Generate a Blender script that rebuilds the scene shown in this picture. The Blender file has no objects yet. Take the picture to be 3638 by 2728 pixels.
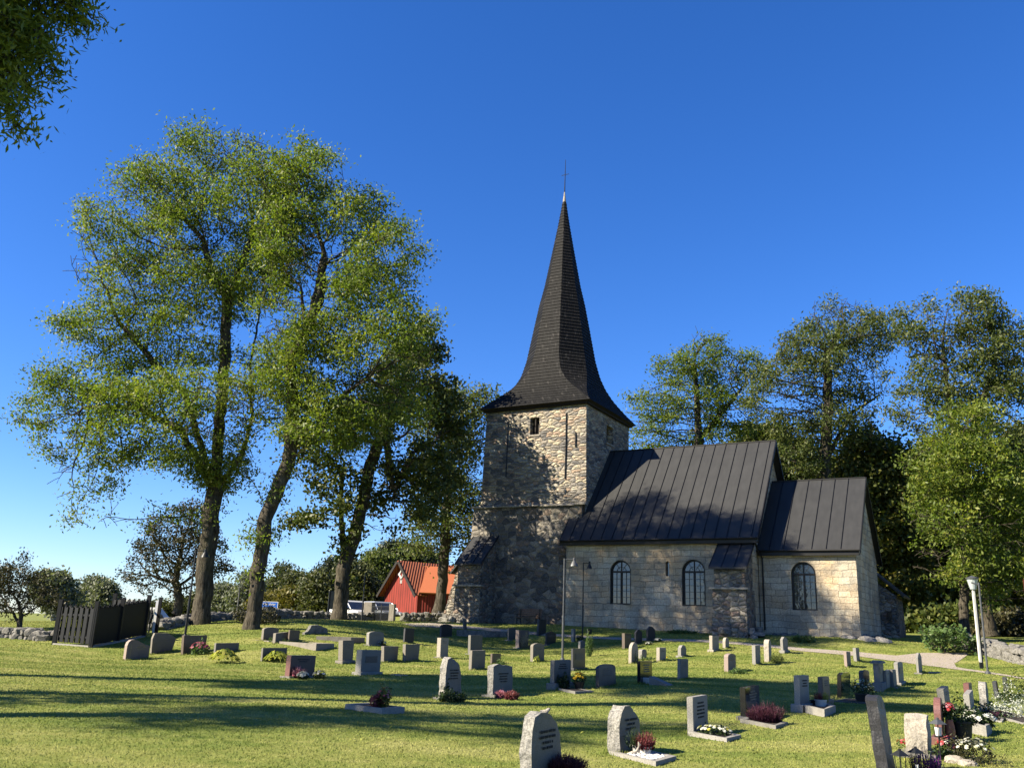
import bpy, bmesh, math, random
import numpy as np
from mathutils import Vector, Matrix, geometry, kdtree, noise as mnoise
R=math.radians; PI=math.pi
LOG=lambda *a: None
random.seed(7); rng=np.random.default_rng(7)
scene=bpy.context.scene; col=scene.collection
# ---------------------------------------------------------------- camera
EYE=1.70
F_PX=3150.0; PITCH=.2708; ROLL=.0375; SW,SH=3638.0,2728.0; S=SW/2212.0
cam_d=bpy.data.cameras.new('camera'); cam=bpy.data.objects.new('camera',cam_d); col.objects.link(cam)
cam_d.sensor_width=36; cam_d.lens=F_PX/SW*36; cam_d.clip_end=4000; cam_d.clip_start=.1
_F=Vector((0,math.cos(PITCH),math.sin(PITCH)));_U=Vector((0,-math.sin(PITCH),math.cos(PITCH)));_R=Vector((1,0,0))
_cr,_sr=math.cos(ROLL),math.sin(ROLL)
_cx=(_R*_cr + _U*(_sr)); _cy=(-_R*_sr+_U*_cr)
cam.matrix_world=Matrix(((_cx.x,_cy.x,-_F.x,0),(_cx.y,_cy.y,-_F.y,0),(_cx.z,_cy.z,-_F.z,EYE),(0,0,0,1)))
scene.camera=cam
# ---------------------------------------------------------------- light
SUN_EL=R(34.5); SUN_AZ=R(18)   # sun stands to the left and a little behind the camera
sdir=Vector((-math.cos(SUN_AZ)*math.cos(SUN_EL),-math.sin(SUN_AZ)*math.cos(SUN_EL),math.sin(SUN_EL)))
w=bpy.data.worlds.new('World'); scene.world=w; w.use_nodes=True
wn=w.node_tree; bg=wn.nodes['Background']
sky=wn.nodes.new('ShaderNodeTexSky'); sky.sky_type='NISHITA'; sky.sun_disc=False
sky.sun_elevation=SUN_EL; sky.sun_rotation=math.atan2(sdir.x,sdir.y); sky.altitude=600; sky.air_density=1.0; sky.dust_density=.25; sky.ozone_density=4.5
hs=wn.nodes.new('ShaderNodeHueSaturation'); hs.inputs['Saturation'].default_value=1.24; hs.inputs['Hue'].default_value=.506
wn.links.new(sky.outputs[0],hs.inputs['Color']); mu=wn.nodes.new('ShaderNodeMix'); mu.data_type='RGBA'; mu.blend_type='MULTIPLY'; mu.inputs[0].default_value=1; mu.inputs[7].default_value=(.96,1.0,1.20,1)
wn.links.new(hs.outputs[0],mu.inputs[6]); wn.links.new(mu.outputs[2],bg.inputs[0]); bg.inputs[1].default_value=.056
sd=bpy.data.lights.new('sun','SUN'); sun=bpy.data.objects.new('sun',sd); col.objects.link(sun)
sd.energy=5.0; sd.angle=R(.53); sd.color=(1,.89,.70)
sun.rotation_euler=sdir.to_track_quat('Z','Y').to_euler()
scene.view_settings.view_transform='Standard'; scene.view_settings.look='None'; scene.view_settings.gamma=1; scene.view_settings.exposure=1.76
scene.view_settings.use_curve_mapping=False
# ---------------------------------------------------------------- measuring helpers
def proj(p):
    x,y,z=p[0],p[1],p[2]-EYE
    c=y*math.cos(PITCH)+z*math.sin(PITCH); b=-y*math.sin(PITCH)+z*math.cos(PITCH)
    u=F_PX*x/c; v=-F_PX*b/c
    return ((SW/2+_cr*u-_sr*v)/S,(SH/2+_sr*u+_cr*v)/S)
def ray(x,y):
    u0,v0=x*S-SW/2,y*S-SH/2; u=_cr*u0+_sr*v0; v=-_sr*u0+_cr*v0
    d=Vector((u/F_PX, math.cos(PITCH)+v/F_PX*math.sin(PITCH), math.sin(PITCH)-v/F_PX*math.cos(PITCH))); return d/d.y
def P(x,y,d): r=ray(x,y)*d; return Vector((r.x,r.y,r.z+EYE))
CT,ST=math.cos(.513),math.sin(.513)
O=Vector((14.5,51.8,5.76+EYE))
EU=Vector((CT,-ST,0)); EV=Vector((ST,CT,0))     # church east and north
def C(u,v,w_): return O+EU*u+EV*v+Vector((0,0,w_))
# ---------------------------------------------------------------- terrain
ctrl=[]
def cp(x,y,d): p=P(x,y,d); ctrl.append((p.x,p.y,p.z))
for t in [(293,1423,37.5),(743,1435,35.5),(700,1344,60),(600,1341,57),(840,1344,65),(950,1344,66),(792,1460,29.5),(1160,1430,42),(1215,1425,40),(1248,1449,35),(1350,1635,12.8),(1530,1590,15.6),(965,1512,21),
 (1078,1505,22),(1555,1410,42),(1640,1437,37),(1697,1413,42),(1735,1535,20.6),(1830,1510,25),(1945,1482,31),(1988,1455,37.6),(2135,1455,36.5),
 (435,1350,47),(548,1337,50),(733,1338,55),(165,1393,38.5),(640,1372,42),(560,1398,38),(430,1412,38),(2000,1439,41.5),(1940,1413,46),(2180,1402,48),
 (2080,1412,47),(1940,1384,55),(870,1340,62),(950,1322,75),(1000,1345,60),(2000,1640,12.5),(2150,1560,17),(300,1550,14),(700,1560,14),(60,1450,24),
 (40,1395,40),(300,1372,43),(1480,1480,24.5),(1100,1400,50),(1400,1395,47),(1800,1385,49)]: cp(*t)
for q in [C(-12.3,.2,-5.3),C(-8,.2,-5.42),C(-3,.2,-5.5),C(1,1.4,-5.5),C(5.2,1.4,-5.4),C(5.2,10,-5.35),C(-18,1.4,-5.35),C(-20,-.8,-5.38),C(-15,12,-5.2),C(7.5,4,-5.6)]:
    ctrl.append(tuple(q))
for t in [(-6,3,0),(6,3,0),(0,0,0),(0,8,0),(-16,9,.15),(16,9,.1),(-20,18,.25),(-30,30,.6),(24,22,.3),(35,40,1.5),(-30,62,1.2),(-50,90,.5),(0,95,2.0),(-20,85,1.6),(40,80,3.0),(20,90,2.6),(60,60,3),(-60,40,.6),(60,20,.8)]: ctrl.append(t)
_cp=np.array(ctrl); _n=len(_cp)
def _ker(d): return np.sqrt(d*d+9.0)
_D=np.linalg.norm(_cp[:,None,:2]-_cp[None,:,:2],axis=2)
_A=np.zeros((_n+3,_n+3)); _A[:_n,:_n]=-_ker(_D)-np.eye(_n)*-.6*1.0; _A[:_n,_n]=1; _A[:_n,_n+1:]=_cp[:,:2]; _A[_n:,:_n]=_A[:_n,_n:].T
_A[:_n,:_n]=-_ker(_D)+np.eye(_n)*.6
_w=np.linalg.solve(_A,np.concatenate([_cp[:,2],[0,0,0]]))
def terr_np(xy):
    xy=np.asarray(xy,float); xc=np.stack([np.clip(xy[:,0],-75,75),np.clip(xy[:,1],-8,105)],1)
    out=np.empty(len(xc))
    for s in range(0,len(xc),20000):
        q=xc[s:s+20000]; d=np.linalg.norm(q[:,None,:]-_cp[None,:,:2],axis=2)
        out[s:s+20000]=-_ker(d)@_w[:_n]+_w[_n]+q@_w[_n+1:]
    far=np.clip((np.hypot(xy[:,0],xy[:,1])-110)/150,0,1)
    return out*(1-far)+far*.6
def tz(x,y): return float(terr_np([(x,y)])[0])
_ts=np.concatenate([np.arange(5,75,.1),np.arange(75,150,.5)])
def G(x,y,fb=45):
    r=ray(x,y); pts=np.outer(_ts,np.array([r.x,1.0])); h=terr_np(pts)-(EYE+_ts*r.z)
    i=np.where(h>=0)[0]
    if len(i)==0: d=fb; return Vector((r.x*d,d,tz(r.x*d,d)))
    i=i[0]
    if i==0: d=_ts[0]
    else: d=_ts[i-1]+(_ts[i]-_ts[i-1])*(h[i-1]/(h[i-1]-h[i]))
    return Vector((r.x*d,d,tz(r.x*d,d)))
def z4(x,y): return (x/3.638,1094.4+y/3.638)
def z5(x,y): return (547.2+x/4.043,1155.2+y/4.043)
def zB(x,y): return (912+x/4.72,1307.2+y/4.72)
def zC(x,y): return (1276.8+x/4.72,1307.2+y/4.72)
def zD(x,y): return (1641.6+x/4.72,1307.2+y/4.72)
def zE(x,y): return (1847.1+x/4.72,1307.2+y/4.72)
def zF(x,y): return (668.8+x/6.737,1185.6+y/6.737)
def zG(x,y): return (97.3+x/6.997,1246.4+y/6.997)
ZM={'4':z4,'5':z5,'B':zB,'C':zC,'D':zD,'E':zE}
# ---------------------------------------------------------------- mesh / object helpers
def tag(o,label=None,cat=None,group=None,kind=None):
    if label: o['label']=label
    if cat: o['category']=cat
    if group: o['group']=group
    if kind: o['kind']=kind
    return o
def empty(name,loc,rz=0,label=None,cat=None,group=None):
    o=bpy.data.objects.new(name,None); col.objects.link(o); o.location=loc; o.rotation_euler=(0,0,rz); o.empty_display_size=.2
    return tag(o,label,cat,group)
def link(name,me,mat,parent=None,loc=None,rz=0):
    o=bpy.data.objects.new(name,me); col.objects.link(o)
    if mat is not None and len(me.materials)==0: me.materials.append(mat)
    if parent is not None: o.parent=parent
    if loc is not None: o.location=loc
    if rz: o.rotation_euler=(0,0,rz)
    return o
class MB:
    def __init__(s): s.v=[]; s.f=[]
    def add(s,vs,fs):
        b=len(s.v); s.v+=[tuple(v) for v in vs]; s.f+=[tuple(i+b for i in f) for f in fs]; return s
    def box(s,lo,hi):
        x0,y0,z0=lo;x1,y1,z1=hi
        return s.add([(x0,y0,z0),(x1,y0,z0),(x1,y1,z0),(x0,y1,z0),(x0,y0,z1),(x1,y0,z1),(x1,y1,z1),(x0,y1,z1)],
          [(0,3,2,1),(4,5,6,7),(0,1,5,4),(1,2,6,5),(2,3,7,6),(3,0,4,7)])
    def hexa(s,bot,top):   # four bottom points, four top points
        return s.add(list(bot)+list(top),[(0,3,2,1),(4,5,6,7),(0,1,5,4),(1,2,6,5),(2,3,7,6),(3,0,4,7)])
    def tube(s,pts,rad,n=8,cap=True):
        pts=[Vector(p) for p in pts]
        if not hasattr(rad,'__len__'): rad=[rad]*len(pts)
        rings=[]
        for i,p in enumerate(pts):
            d=(pts[min(i+1,len(pts)-1)]-pts[max(i-1,0)]); d.normalize()
            a=d.orthogonal() if abs(d.z)<.9 else Vector((1,0,0)).cross(d); a.normalize(); b=d.cross(a)
            rings.append([p+(a*math.cos(2*PI*k/n)+b*math.sin(2*PI*k/n))*rad[i] for k in range(n)])
        vs=[q for r_ in rings for q in r_]; fs=[]
        for i in range(len(pts)-1):
            for k in range(n): fs.append((i*n+k,i*n+(k+1)%n,(i+1)*n+(k+1)%n,(i+1)*n+k))
        if cap: fs.append(tuple(range(n-1,-1,-1))); fs.append(tuple((len(pts)-1)*n+k for k in range(n)))
        return s.add(vs,fs)
    def lathe(s,c,prof,n=16):
        c=Vector(c); vs=[];fs=[]
        for r_,z in prof:
            for k in range(n): vs.append(c+Vector((r_*math.cos(2*PI*k/n),r_*math.sin(2*PI*k/n),z)))
        for i in range(len(prof)-1):
            for k in range(n): fs.append((i*n+k,i*n+(k+1)%n,(i+1)*n+(k+1)%n,(i+1)*n+k))
        fs.append(tuple(range(n-1,-1,-1))); fs.append(tuple((len(prof)-1)*n+k for k in range(n)))
        return s.add(vs,fs)
    def mesh(s,smooth=False,bevel=0):
        me=bpy.data.meshes.new('m'); me.from_pydata(s.v,[],s.f); me.update()
        if bevel:
            bm=bmesh.new(); bm.from_mesh(me); bmesh.ops.remove_doubles(bm,verts=bm.verts,dist=1e-5)
            es=[e for e in bm.edges if len(e.link_faces)==2 and e.calc_face_angle(0)>.5]
            bmesh.ops.bevel(bm,geom=es,offset=bevel,segments=2,affect='EDGES',profile=.6); bm.to_mesh(me); bm.free()
        if smooth: me.polygons.foreach_set('use_smooth',[True]*len(me.polygons))
        return me
    def build(s,name,mat,parent=None,loc=None,rz=0,smooth=False,bevel=0):
        return link(name,s.mesh(smooth,bevel),mat,parent,loc,rz)
def np_mesh(V,Fq,tint=None,smooth=False,nv=4):
    me=bpy.data.meshes.new('m'); V=np.asarray(V,np.float32); Fq=np.asarray(Fq,np.int32)
    me.vertices.add(len(V)); me.vertices.foreach_set('co',V.ravel())
    me.loops.add(Fq.size); me.loops.foreach_set('vertex_index',Fq.ravel())
    me.polygons.add(len(Fq)); me.polygons.foreach_set('loop_start',np.arange(0,Fq.size,nv,dtype=np.int32)); me.polygons.foreach_set('loop_total',np.full(len(Fq),nv,np.int32))
    if smooth: me.polygons.foreach_set('use_smooth',np.ones(len(Fq),bool))
    me.update(calc_edges=True)
    if tint is not None:
        a=me.attributes.new('tint','FLOAT','FACE'); a.data.foreach_set('value',np.asarray(tint,np.float32))
    return me
def rough_mesh(me,amp,scale,seed=0,sub=0,keep=None):
    bm=bmesh.new(); bm.from_mesh(me); bmesh.ops.remove_doubles(bm,verts=bm.verts,dist=1e-5)
    if sub: bmesh.ops.subdivide_edges(bm,edges=bm.edges,cuts=sub,use_grid_fill=True)
    bm.normal_update(); o=Vector((seed*7.3,seed*3.1,seed))
    mv=[(v,v.normal*(mnoise.noise(v.co*scale+o)+.5*mnoise.noise(v.co*scale*2.7+o))*amp) for v in bm.verts]
    for v,d in mv: v.co+=d
    bm.to_mesh(me); bm.free(); return me
# ---------------------------------------------------------------- materials
ALB=.67     # overall paint of every surface, set against the exposure
class NT:
    def __init__(s,name):
        s.m=bpy.data.materials.new(name); s.m.use_nodes=True; s.t=s.m.node_tree; s.b=s.t.nodes['Principled BSDF']; s.out=s.t.nodes['Material Output']
        s.b.inputs['Specular IOR Level'].default_value=.3
    def n(s,ty,ins={},**at):
        nd=s.t.nodes.new(ty)
        for k,v in at.items(): setattr(nd,k,v)
        for k,v in ins.items():
            if isinstance(v,bpy.types.NodeSocket): s.t.links.new(v,nd.inputs[k])
            else: nd.inputs[k].default_value=v
        return nd
    def l(s,a,b): s.t.links.new(a,b)
    def co(s): return s.n('ShaderNodeTexCoord').outputs['Object']
    def noise(s,vec,scale,detail=4,rough=.55,out='Fac'):
        return s.n('ShaderNodeTexNoise',{'Vector':vec,'Scale':scale,'Detail':detail,'Roughness':rough}).outputs[out]
    def ramp(s,fac,stops,interp='LINEAR'):
        r=s.n('ShaderNodeValToRGB',{'Fac':fac}); e=r.color_ramp; e.interpolation=interp
        while len(e.elements)<len(stops): e.elements.new(.5)
        for i,(p,c) in enumerate(stops): e.elements[i].position=p; e.elements[i].color=(*c,1) if len(c)==3 else c
        return r.outputs['Color']
    def mix(s,f,a,b,mode='MIX'):
        m=s.n('ShaderNodeMix',data_type='RGBA',blend_type=mode)
        for k,v in ((0,f),(6,a),(7,b)):
            if isinstance(v,bpy.types.NodeSocket): s.l(v,m.inputs[k])
            else: m.inputs[k].default_value=(*v,1) if hasattr(v,'__len__') and len(v)==3 else v
        return m.outputs[2]
    def math(s,op,a,b=0,c=0):
        m=s.n('ShaderNodeMath',operation=op)
        for k,v in ((0,a),(1,b),(2,c)):
            if isinstance(v,bpy.types.NodeSocket): s.l(v,m.inputs[k])
            else: m.inputs[k].default_value=v
        return m.outputs[0]
    def bump(s,h,strength=.5,dist=.05,normal=None):
        b=s.n('ShaderNodeBump',{'Height':h,'Strength':strength,'Distance':dist})
        if normal is not None: s.l(normal,b.inputs['Normal'])
        s.l(b.outputs[0],s.b.inputs['Normal']); return b.outputs[0]
    def fin(s,color=None,rough=None,metal=None,spec=None):
        for k,v in (('Base Color',color),('Roughness',rough),('Metallic',metal),('Specular IOR Level',spec)):
            if v is None: continue
            if k=='Base Color':
                if isinstance(v,bpy.types.NodeSocket): v=s.mix(1,v,(ALB,ALB,ALB),'MULTIPLY')
                else: v=tuple(x*ALB for x in v)
            if isinstance(v,bpy.types.NodeSocket): s.l(v,s.b.inputs[k])
            else: s.b.inputs[k].default_value=(*v,1) if hasattr(v,'__len__') and len(v)==3 else v
        return s.m
def plain(name,c,rough=.6,metal=0,var=.15,sc=6,spec=.3,bump=0):
    t=NT(name); co=t.co(); n=t.noise(co,sc)
    c2=tuple(x*(1-var) for x in c); c3=tuple(min(1,x*(1+var)) for x in c)
    if bump: t.bump(t.noise(co,sc*6),bump,.02)
    return t.fin(t.ramp(n,[(.3,c2),(.7,c3)]),rough,metal,spec)
def uvw(t):   # wall coordinates: (u+v, w)
    s=t.n('ShaderNodeSeparateXYZ',{0:t.co()})
    return t.n('ShaderNodeCombineXYZ',{0:t.math('ADD',s.outputs[0],s.outputs[1]),1:s.outputs[2],2:0.0}).outputs[0]
def rubble(name,sx,sy,pal,mortar,mw=.06,bstr=.9,dist=.10):
    t=NT(name); v=uvw(t)
    nz=t.noise(v,1.7,4,out='Color'); vd=t.n('ShaderNodeMix',{0:dist},data_type='RGBA',blend_type='LINEAR_LIGHT'); t.l(v,vd.inputs[6]); t.l(nz,vd.inputs[7])
    mp=t.n('ShaderNodeMapping',{'Vector':vd.outputs[2],'Scale':(sx,sy,1)}).outputs[0]
    cell=t.n('ShaderNodeTexVoronoi',{'Vector':mp,'Scale':1.0,'Randomness':1.0},voronoi_dimensions='2D')
    edge=t.n('ShaderNodeTexVoronoi',{'Vector':mp,'Scale':1.0,'Randomness':1.0},voronoi_dimensions='2D',feature='DISTANCE_TO_EDGE')
    sp=t.n('ShaderNodeSeparateColor',{0:cell.outputs['Color']})
    st=t.ramp(sp.outputs[0],[(i/len(pal),c) for i,c in enumerate(pal)],'CONSTANT')
    st=t.mix(.8,st,t.ramp(t.noise(v,11,7,.75),[(.36,(.35,.33,.31)),(.6,(1,1,1))]),'MULTIPLY')
    big=t.ramp(t.noise(v,.35,3),[(.35,(.72,.72,.74)),(.65,(1,1,1))]); st=t.mix(1,st,big,'MULTIPLY')
    msk=t.ramp(t.math('ADD',edge.outputs[0],t.math('MULTIPLY',t.noise(v,7,3),.05)),[(mw*.6,(1,1,1)),(mw*1.3+.03,(0,0,0))])
    c=t.mix(msk,st,mortar)
    h=t.ramp(edge.outputs[0],[(0,(0,0,0)),(mw*1.2,(.55,.55,.55)),(.35,(1,1,1))])
    hh=t.math('ADD',h,t.math('MULTIPLY',sp.outputs[1],.35)); hh=t.math('ADD',hh,t.math('MULTIPLY',t.noise(v,12,6,.75),.6))
    t.bump(hh,bstr,.14)
    return t.fin(c,.9,0,.15)
M={}
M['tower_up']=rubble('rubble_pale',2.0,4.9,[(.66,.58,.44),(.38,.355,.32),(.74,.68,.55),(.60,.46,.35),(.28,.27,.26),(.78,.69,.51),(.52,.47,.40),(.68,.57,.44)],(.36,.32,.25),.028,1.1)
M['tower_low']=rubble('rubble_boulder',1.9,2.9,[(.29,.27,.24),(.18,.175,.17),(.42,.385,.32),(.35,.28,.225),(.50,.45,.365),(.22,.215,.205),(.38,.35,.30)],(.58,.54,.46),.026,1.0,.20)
M['buttress']=rubble('rubble_buttress',2.5,4.2,[(.40,.36,.29),(.22,.21,.195),(.47,.43,.35),(.41,.31,.24),(.28,.27,.25),(.52,.465,.38)],(.34,.31,.26),.05,1.0)
def ashlar():
    t=NT('ashlar_limestone'); v=uvw(t)
    nz=t.noise(v,.75,4,out='Color'); vd=t.n('ShaderNodeMix',{0:.17},data_type='RGBA',blend_type='LINEAR_LIGHT'); t.l(v,vd.inputs[6]); t.l(nz,vd.inputs[7])
    def br(w_,h,sq,off,c1,c2,mo):
        b=t.n('ShaderNodeTexBrick',{'Vector':vd.outputs[2],'Color1':c1,'Color2':c2,'Mortar':mo,'Scale':1.0,'Mortar Size':.012,'Mortar Smooth':.3,'Bias':0.0,'Brick Width':w_,'Row Height':h},offset=off,squash=sq,squash_frequency=3); return b
    b1=br(.95,.36,.62,.37,(.78,.71,.56,1),(.46,.42,.34,1),(.24,.22,.18,1)); b2=br(1.35,.72,.7,.61,(.78,.71,.57,1),(.60,.51,.38,1),(.26,.23,.18,1))
    c=t.mix(.35,b1.outputs[0],b2.outputs[0])
    patch=t.ramp(t.noise(v,.45,4,.6),[(.42,(1,1,1)),(.60,(1.0,.86,.72))]); c=t.mix(1,c,patch,'MULTIPLY')
    grey=t.ramp(t.noise(t.n('ShaderNodeMapping',{'Vector':v,'Location':(9,4,0)}).outputs[0],.7,5,.6),[(.5,(0,0,0)),(.62,(1,1,1))]); c=t.mix(t.math('MULTIPLY',grey,.6),c,(.27,.255,.22))
    c=t.mix(.75,c,t.ramp(t.noise(v,11,7,.8),[(.36,(.45,.43,.40)),(.58,(1,1,1))]),'MULTIPLY')
    # coarse fieldstone course near the foot
    s=t.n('ShaderNodeSeparateXYZ',{0:v}); 
    mp=t.n('ShaderNodeMapping',{'Vector':vd.outputs[2],'Scale':(2.1,3.0,1)}).outputs[0]
    ce=t.n('ShaderNodeTexVoronoi',{'Vector':mp,'Scale':1.0},voronoi_dimensions='2D'); ed=t.n('ShaderNodeTexVoronoi',{'Vector':mp,'Scale':1.0},voronoi_dimensions='2D',feature='DISTANCE_TO_EDGE')
    sc=t.n('ShaderNodeSeparateColor',{0:ce.outputs['Color']})
    rub=t.mix(t.ramp(ed.outputs[0],[(.02,(1,1,1)),(.08,(0,0,0))]),t.ramp(sc.outputs[0],[(0,(.17,.165,.155)),(.3,(.30,.27,.23)),(.55,(.12,.12,.12)),(.75,(.26,.2,.16))],'CONSTANT'),(.26,.23,.18))
    low=t.math('ADD',s.outputs[1],t.math('MULTIPLY',t.noise(v,.8,2),1.6)); mk=t.ramp(t.math('MULTIPLY_ADD',low,.5,2.45),[(.30,(1,1,1)),(.36,(0,0,0))])
    c=t.mix(mk,c,rub)
    h=t.math('ADD',t.math('MULTIPLY',b1.outputs[1],-1.0),t.math('MULTIPLY',t.noise(v,8,7,.75),1.1))
    h=t.math('ADD',h,t.math('MULTIPLY',t.noise(v,2.2,3),.8)); t.bump(h,.9,.06)
    return t.fin(c,.9,0,.15)
M['ashlar']=ashlar()
def roofmat():
    t=NT('black_sheet_roof'); co=t.co(); n=t.noise(co,1.1,4); n2=t.noise(t.n('ShaderNodeMapping',{'Vector':co,'Scale':(1.4,.3,.3)}).outputs[0],3,3)
    c=t.ramp(t.math('ADD',t.math('MULTIPLY',n,.5),t.math('MULTIPLY',n2,.5)),[(.35,(.026,.0268,.0275)),(.65,(.038,.0388,.0395))])
    w_=t.n('ShaderNodeTexWave',{'Vector':t.n('ShaderNodeMapping',{'Vector':co,'Rotation':(0,0,0)}).outputs[0],'Scale':.18,'Distortion':.4},bands_direction='Z')
    t.bump(t.math('ADD',n,t.math('MULTIPLY',t.ramp(w_.outputs[1],[(.97,(0,0,0)),(1,(1,1,1))]),.4)),.12,.05)
    return t.fin(c,.6,0,.3)
M['roof']=roofmat()
M['black']=plain('black_paint',(.0055,.0055,.006),.5,var=.3,sc=3)
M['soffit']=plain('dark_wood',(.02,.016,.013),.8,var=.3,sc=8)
def shingle():
    t=NT('tarred_shingle'); co=t.co(); s=t.n('ShaderNodeSeparateXYZ',{0:co})
    a=t.n('ShaderNodeMath',{0:s.outputs[0],1:s.outputs[1]},operation='ADD')
    vv=t.n('ShaderNodeCombineXYZ',{0:t.math('MULTIPLY',t.math('ADD',s.outputs[0],t.math('MULTIPLY',s.outputs[1],1.0)),7.5),1:t.math('MULTIPLY',s.outputs[2],3.57),2:0}).outputs[0]
    v=t.n('ShaderNodeTexVoronoi',{'Vector':vv,'Scale':1.0,'Randomness':.35},voronoi_dimensions='2D'); sc=t.n('ShaderNodeSeparateColor',{0:v.outputs['Color']})
    c=t.ramp(sc.outputs[0],[(.0,(.003,.003,.003)),(.55,(.0058,.0056,.0055)),(.93,(.010,.0098,.0095)),(1,(.035,.033,.031))])
    t.bump(t.math('ADD',sc.outputs[1],t.noise(co,14,3)),.6,.03); return t.fin(c,.75,0,.2)
M['shingle']=shingle()
M['slab']=plain('ledge_stone',(.34,.31,.26),.9,var=.3,sc=5,bump=.6)
def glass(): 
    t=NT('window_glass'); co=t.co(); n=t.noise(co,2.2,2); t.bump(n,.12,.05)
    return t.fin(t.ramp(n,[(.3,(.012,.014,.016)),(.7,(.03,.032,.034))]),.06,0,.8)
M['glass']=glass()
M['paleframe']=plain('pale_bars',(.13,.13,.125),.5,var=.1)
M['iron']=plain('grey_iron',(.10,.105,.11),.45,.3,var=.2,sc=10)
M['darkiron']=plain('dark_iron',(.02,.022,.024),.45,.2,var=.2,sc=10)
M['whitewood']=plain('white_wood',(.72,.70,.64),.6,var=.08,sc=5)
def granite(name,a,b,rough=.75,bump=.5,sp=60,lich=.3,spec=.3):
    t=NT(name); co=t.co(); n=t.noise(co,sp,3,.8); m=t.noise(co,3.0,5,.65)
    c=t.ramp(n,[(.34,a),(.62,b)])
    l=t.ramp(m,[(.50,(0,0,0)),(.66,(1,1,1))]); c=t.mix(t.math('MULTIPLY',l,lich),c,tuple(x*.45 for x in a))
    l2=t.ramp(t.noise(co,7,5,.7),[(.60,(0,0,0)),(.70,(1,1,1))]); c=t.mix(t.math('MULTIPLY',l2,lich*.8),c,(.42,.42,.36))
    if bump: t.bump(t.noise(co,22,6,.75),bump,.02)
    return t.fin(c,rough,0,spec)
M['g_grey']=granite('granite_grey',(.135,.128,.112),(.26,.247,.218),lich=.25)
M['g_light']=granite('granite_light',(.21,.20,.178),(.38,.362,.322),lich=.25)
M['g_rough']=granite('granite_rough',(.165,.158,.138),(.44,.42,.375),.85,1.0,sp=35,lich=.35)
M['g_dark']=granite('granite_dark',(.035,.037,.042),(.085,.085,.09),.5,.15,lich=.3)
M['g_slate']=granite('slate_dark',(.014,.014,.016),(.04,.04,.044),.5,.4,lich=.1)
M['g_black']=granite('granite_black_polished',(.010,.010,.011),(.022,.022,.024),.08,0,lich=.0,spec=.7)
M['g_brown']=granite('granite_brown',(.085,.066,.05),(.19,.15,.12),.5,.2,lich=.4)
M['g_pink']=granite('granite_pink',(.26,.20,.165),(.42,.33,.28),.7,.4,lich=.2)
M['g_red']=granite('granite_red',(.13,.058,.048),(.25,.12,.10),.35,.08,lich=.12,spec=.5)
M['g_cream']=granite('granite_cream',(.30,.265,.21),(.50,.45,.375),.85,.9,sp=30,lich=.1)
M['g_tan']=granite('granite_tan',(.17,.15,.12),(.31,.28,.235),.75,.4,lich=.35)
M['g_moss']=granite('fieldstone',(.095,.09,.08),(.27,.26,.235),.9,1.0,sp=12,lich=.6)
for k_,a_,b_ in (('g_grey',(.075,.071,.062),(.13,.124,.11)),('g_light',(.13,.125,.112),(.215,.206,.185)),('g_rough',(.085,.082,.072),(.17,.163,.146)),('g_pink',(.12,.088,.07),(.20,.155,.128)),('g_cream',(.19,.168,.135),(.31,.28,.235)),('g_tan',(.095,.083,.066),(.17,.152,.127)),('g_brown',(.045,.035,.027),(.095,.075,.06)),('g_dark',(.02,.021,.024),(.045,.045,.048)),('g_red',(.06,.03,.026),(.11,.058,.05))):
    M[k_+'_face']=granite('honed_shade_'+k_[2:]+'_granite',a_,b_,.4 if k_ in('g_brown','g_dark','g_red') else .6,.15,lich=.35,spec=.4)  # honed fronts, darkened further so their shade is in the colour
M['ink']=plain('engraved_letters',(.035,.035,.033),.8)
M['inkpale']=plain('pale_letters',(.20,.185,.155),.6)
M['gold']=plain('gilt_letters',(.30,.24,.12),.4)
M['soil']=plain('dark_soil',(.045,.035,.025),.95,var=.4,sc=20,bump=1)
M['terracotta']=plain('terracotta',(.36,.13,.07),.6,var=.2)
M['whitepot']=plain('white_ceramic',(.62,.60,.55),.5,var=.06)
M['blackpot']=plain('black_plastic',(.015,.015,.015),.5)
M['petalwhite']=plain('white_petals',(.80,.79,.74),.6,var=.05)
M['pebble']=plain('white_pebble',(.72,.71,.68),.7,var=.12,sc=3)
M['benchwood']=plain('bench_wood',(.26,.15,.09),.6,var=.3)
M['rock']=granite('bedrock',(.17,.16,.145),(.36,.34,.31),.9,.9,sp=9,lich=.4)
M['chrome']=plain('lamp_glass',(.45,.50,.52),.2,0,var=.1,spec=.6)
def leafmat(name,stops,trans=.35,rough=.5):
    t=NT(name); a=t.n('ShaderNodeAttribute',attribute_name='tint'); co=t.co()
    f=t.math('ADD',t.math('MULTIPLY',a.outputs['Fac'],.65),t.math('MULTIPLY',t.noise(co,.45,2),.35))
    c=t.ramp(f,stops); t.fin(c,rough,0,.25)
    tr=t.n('ShaderNodeBsdfTranslucent'); t.l(t.mix(1,c,(.85,.94,.40),'MULTIPLY'),tr.inputs[0])
    mx=t.n('ShaderNodeMixShader',{0:trans}); t.l(t.b.outputs[0],mx.inputs[1]); t.l(tr.outputs[0],mx.inputs[2]); t.l(mx.outputs[0],t.out.inputs[0]); return t.m
M['ash']=leafmat('ash_leaves',[(.2,(.07,.115,.02)),(.5,(.148,.208,.034)),(.75,(.24,.275,.044)),(.95,(.34,.32,.06))],.45)
M['ash_b']=leafmat('ash_leaves_greyer',[(.2,(.055,.085,.025)),(.5,(.105,.14,.038)),(.8,(.165,.18,.05)),(.95,(.22,.165,.055))],.4)
M['ash_y']=leafmat('ash_leaves_bright',[(.2,(.07,.12,.018)),(.5,(.13,.19,.026)),(.8,(.19,.22,.03))],.42)
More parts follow.
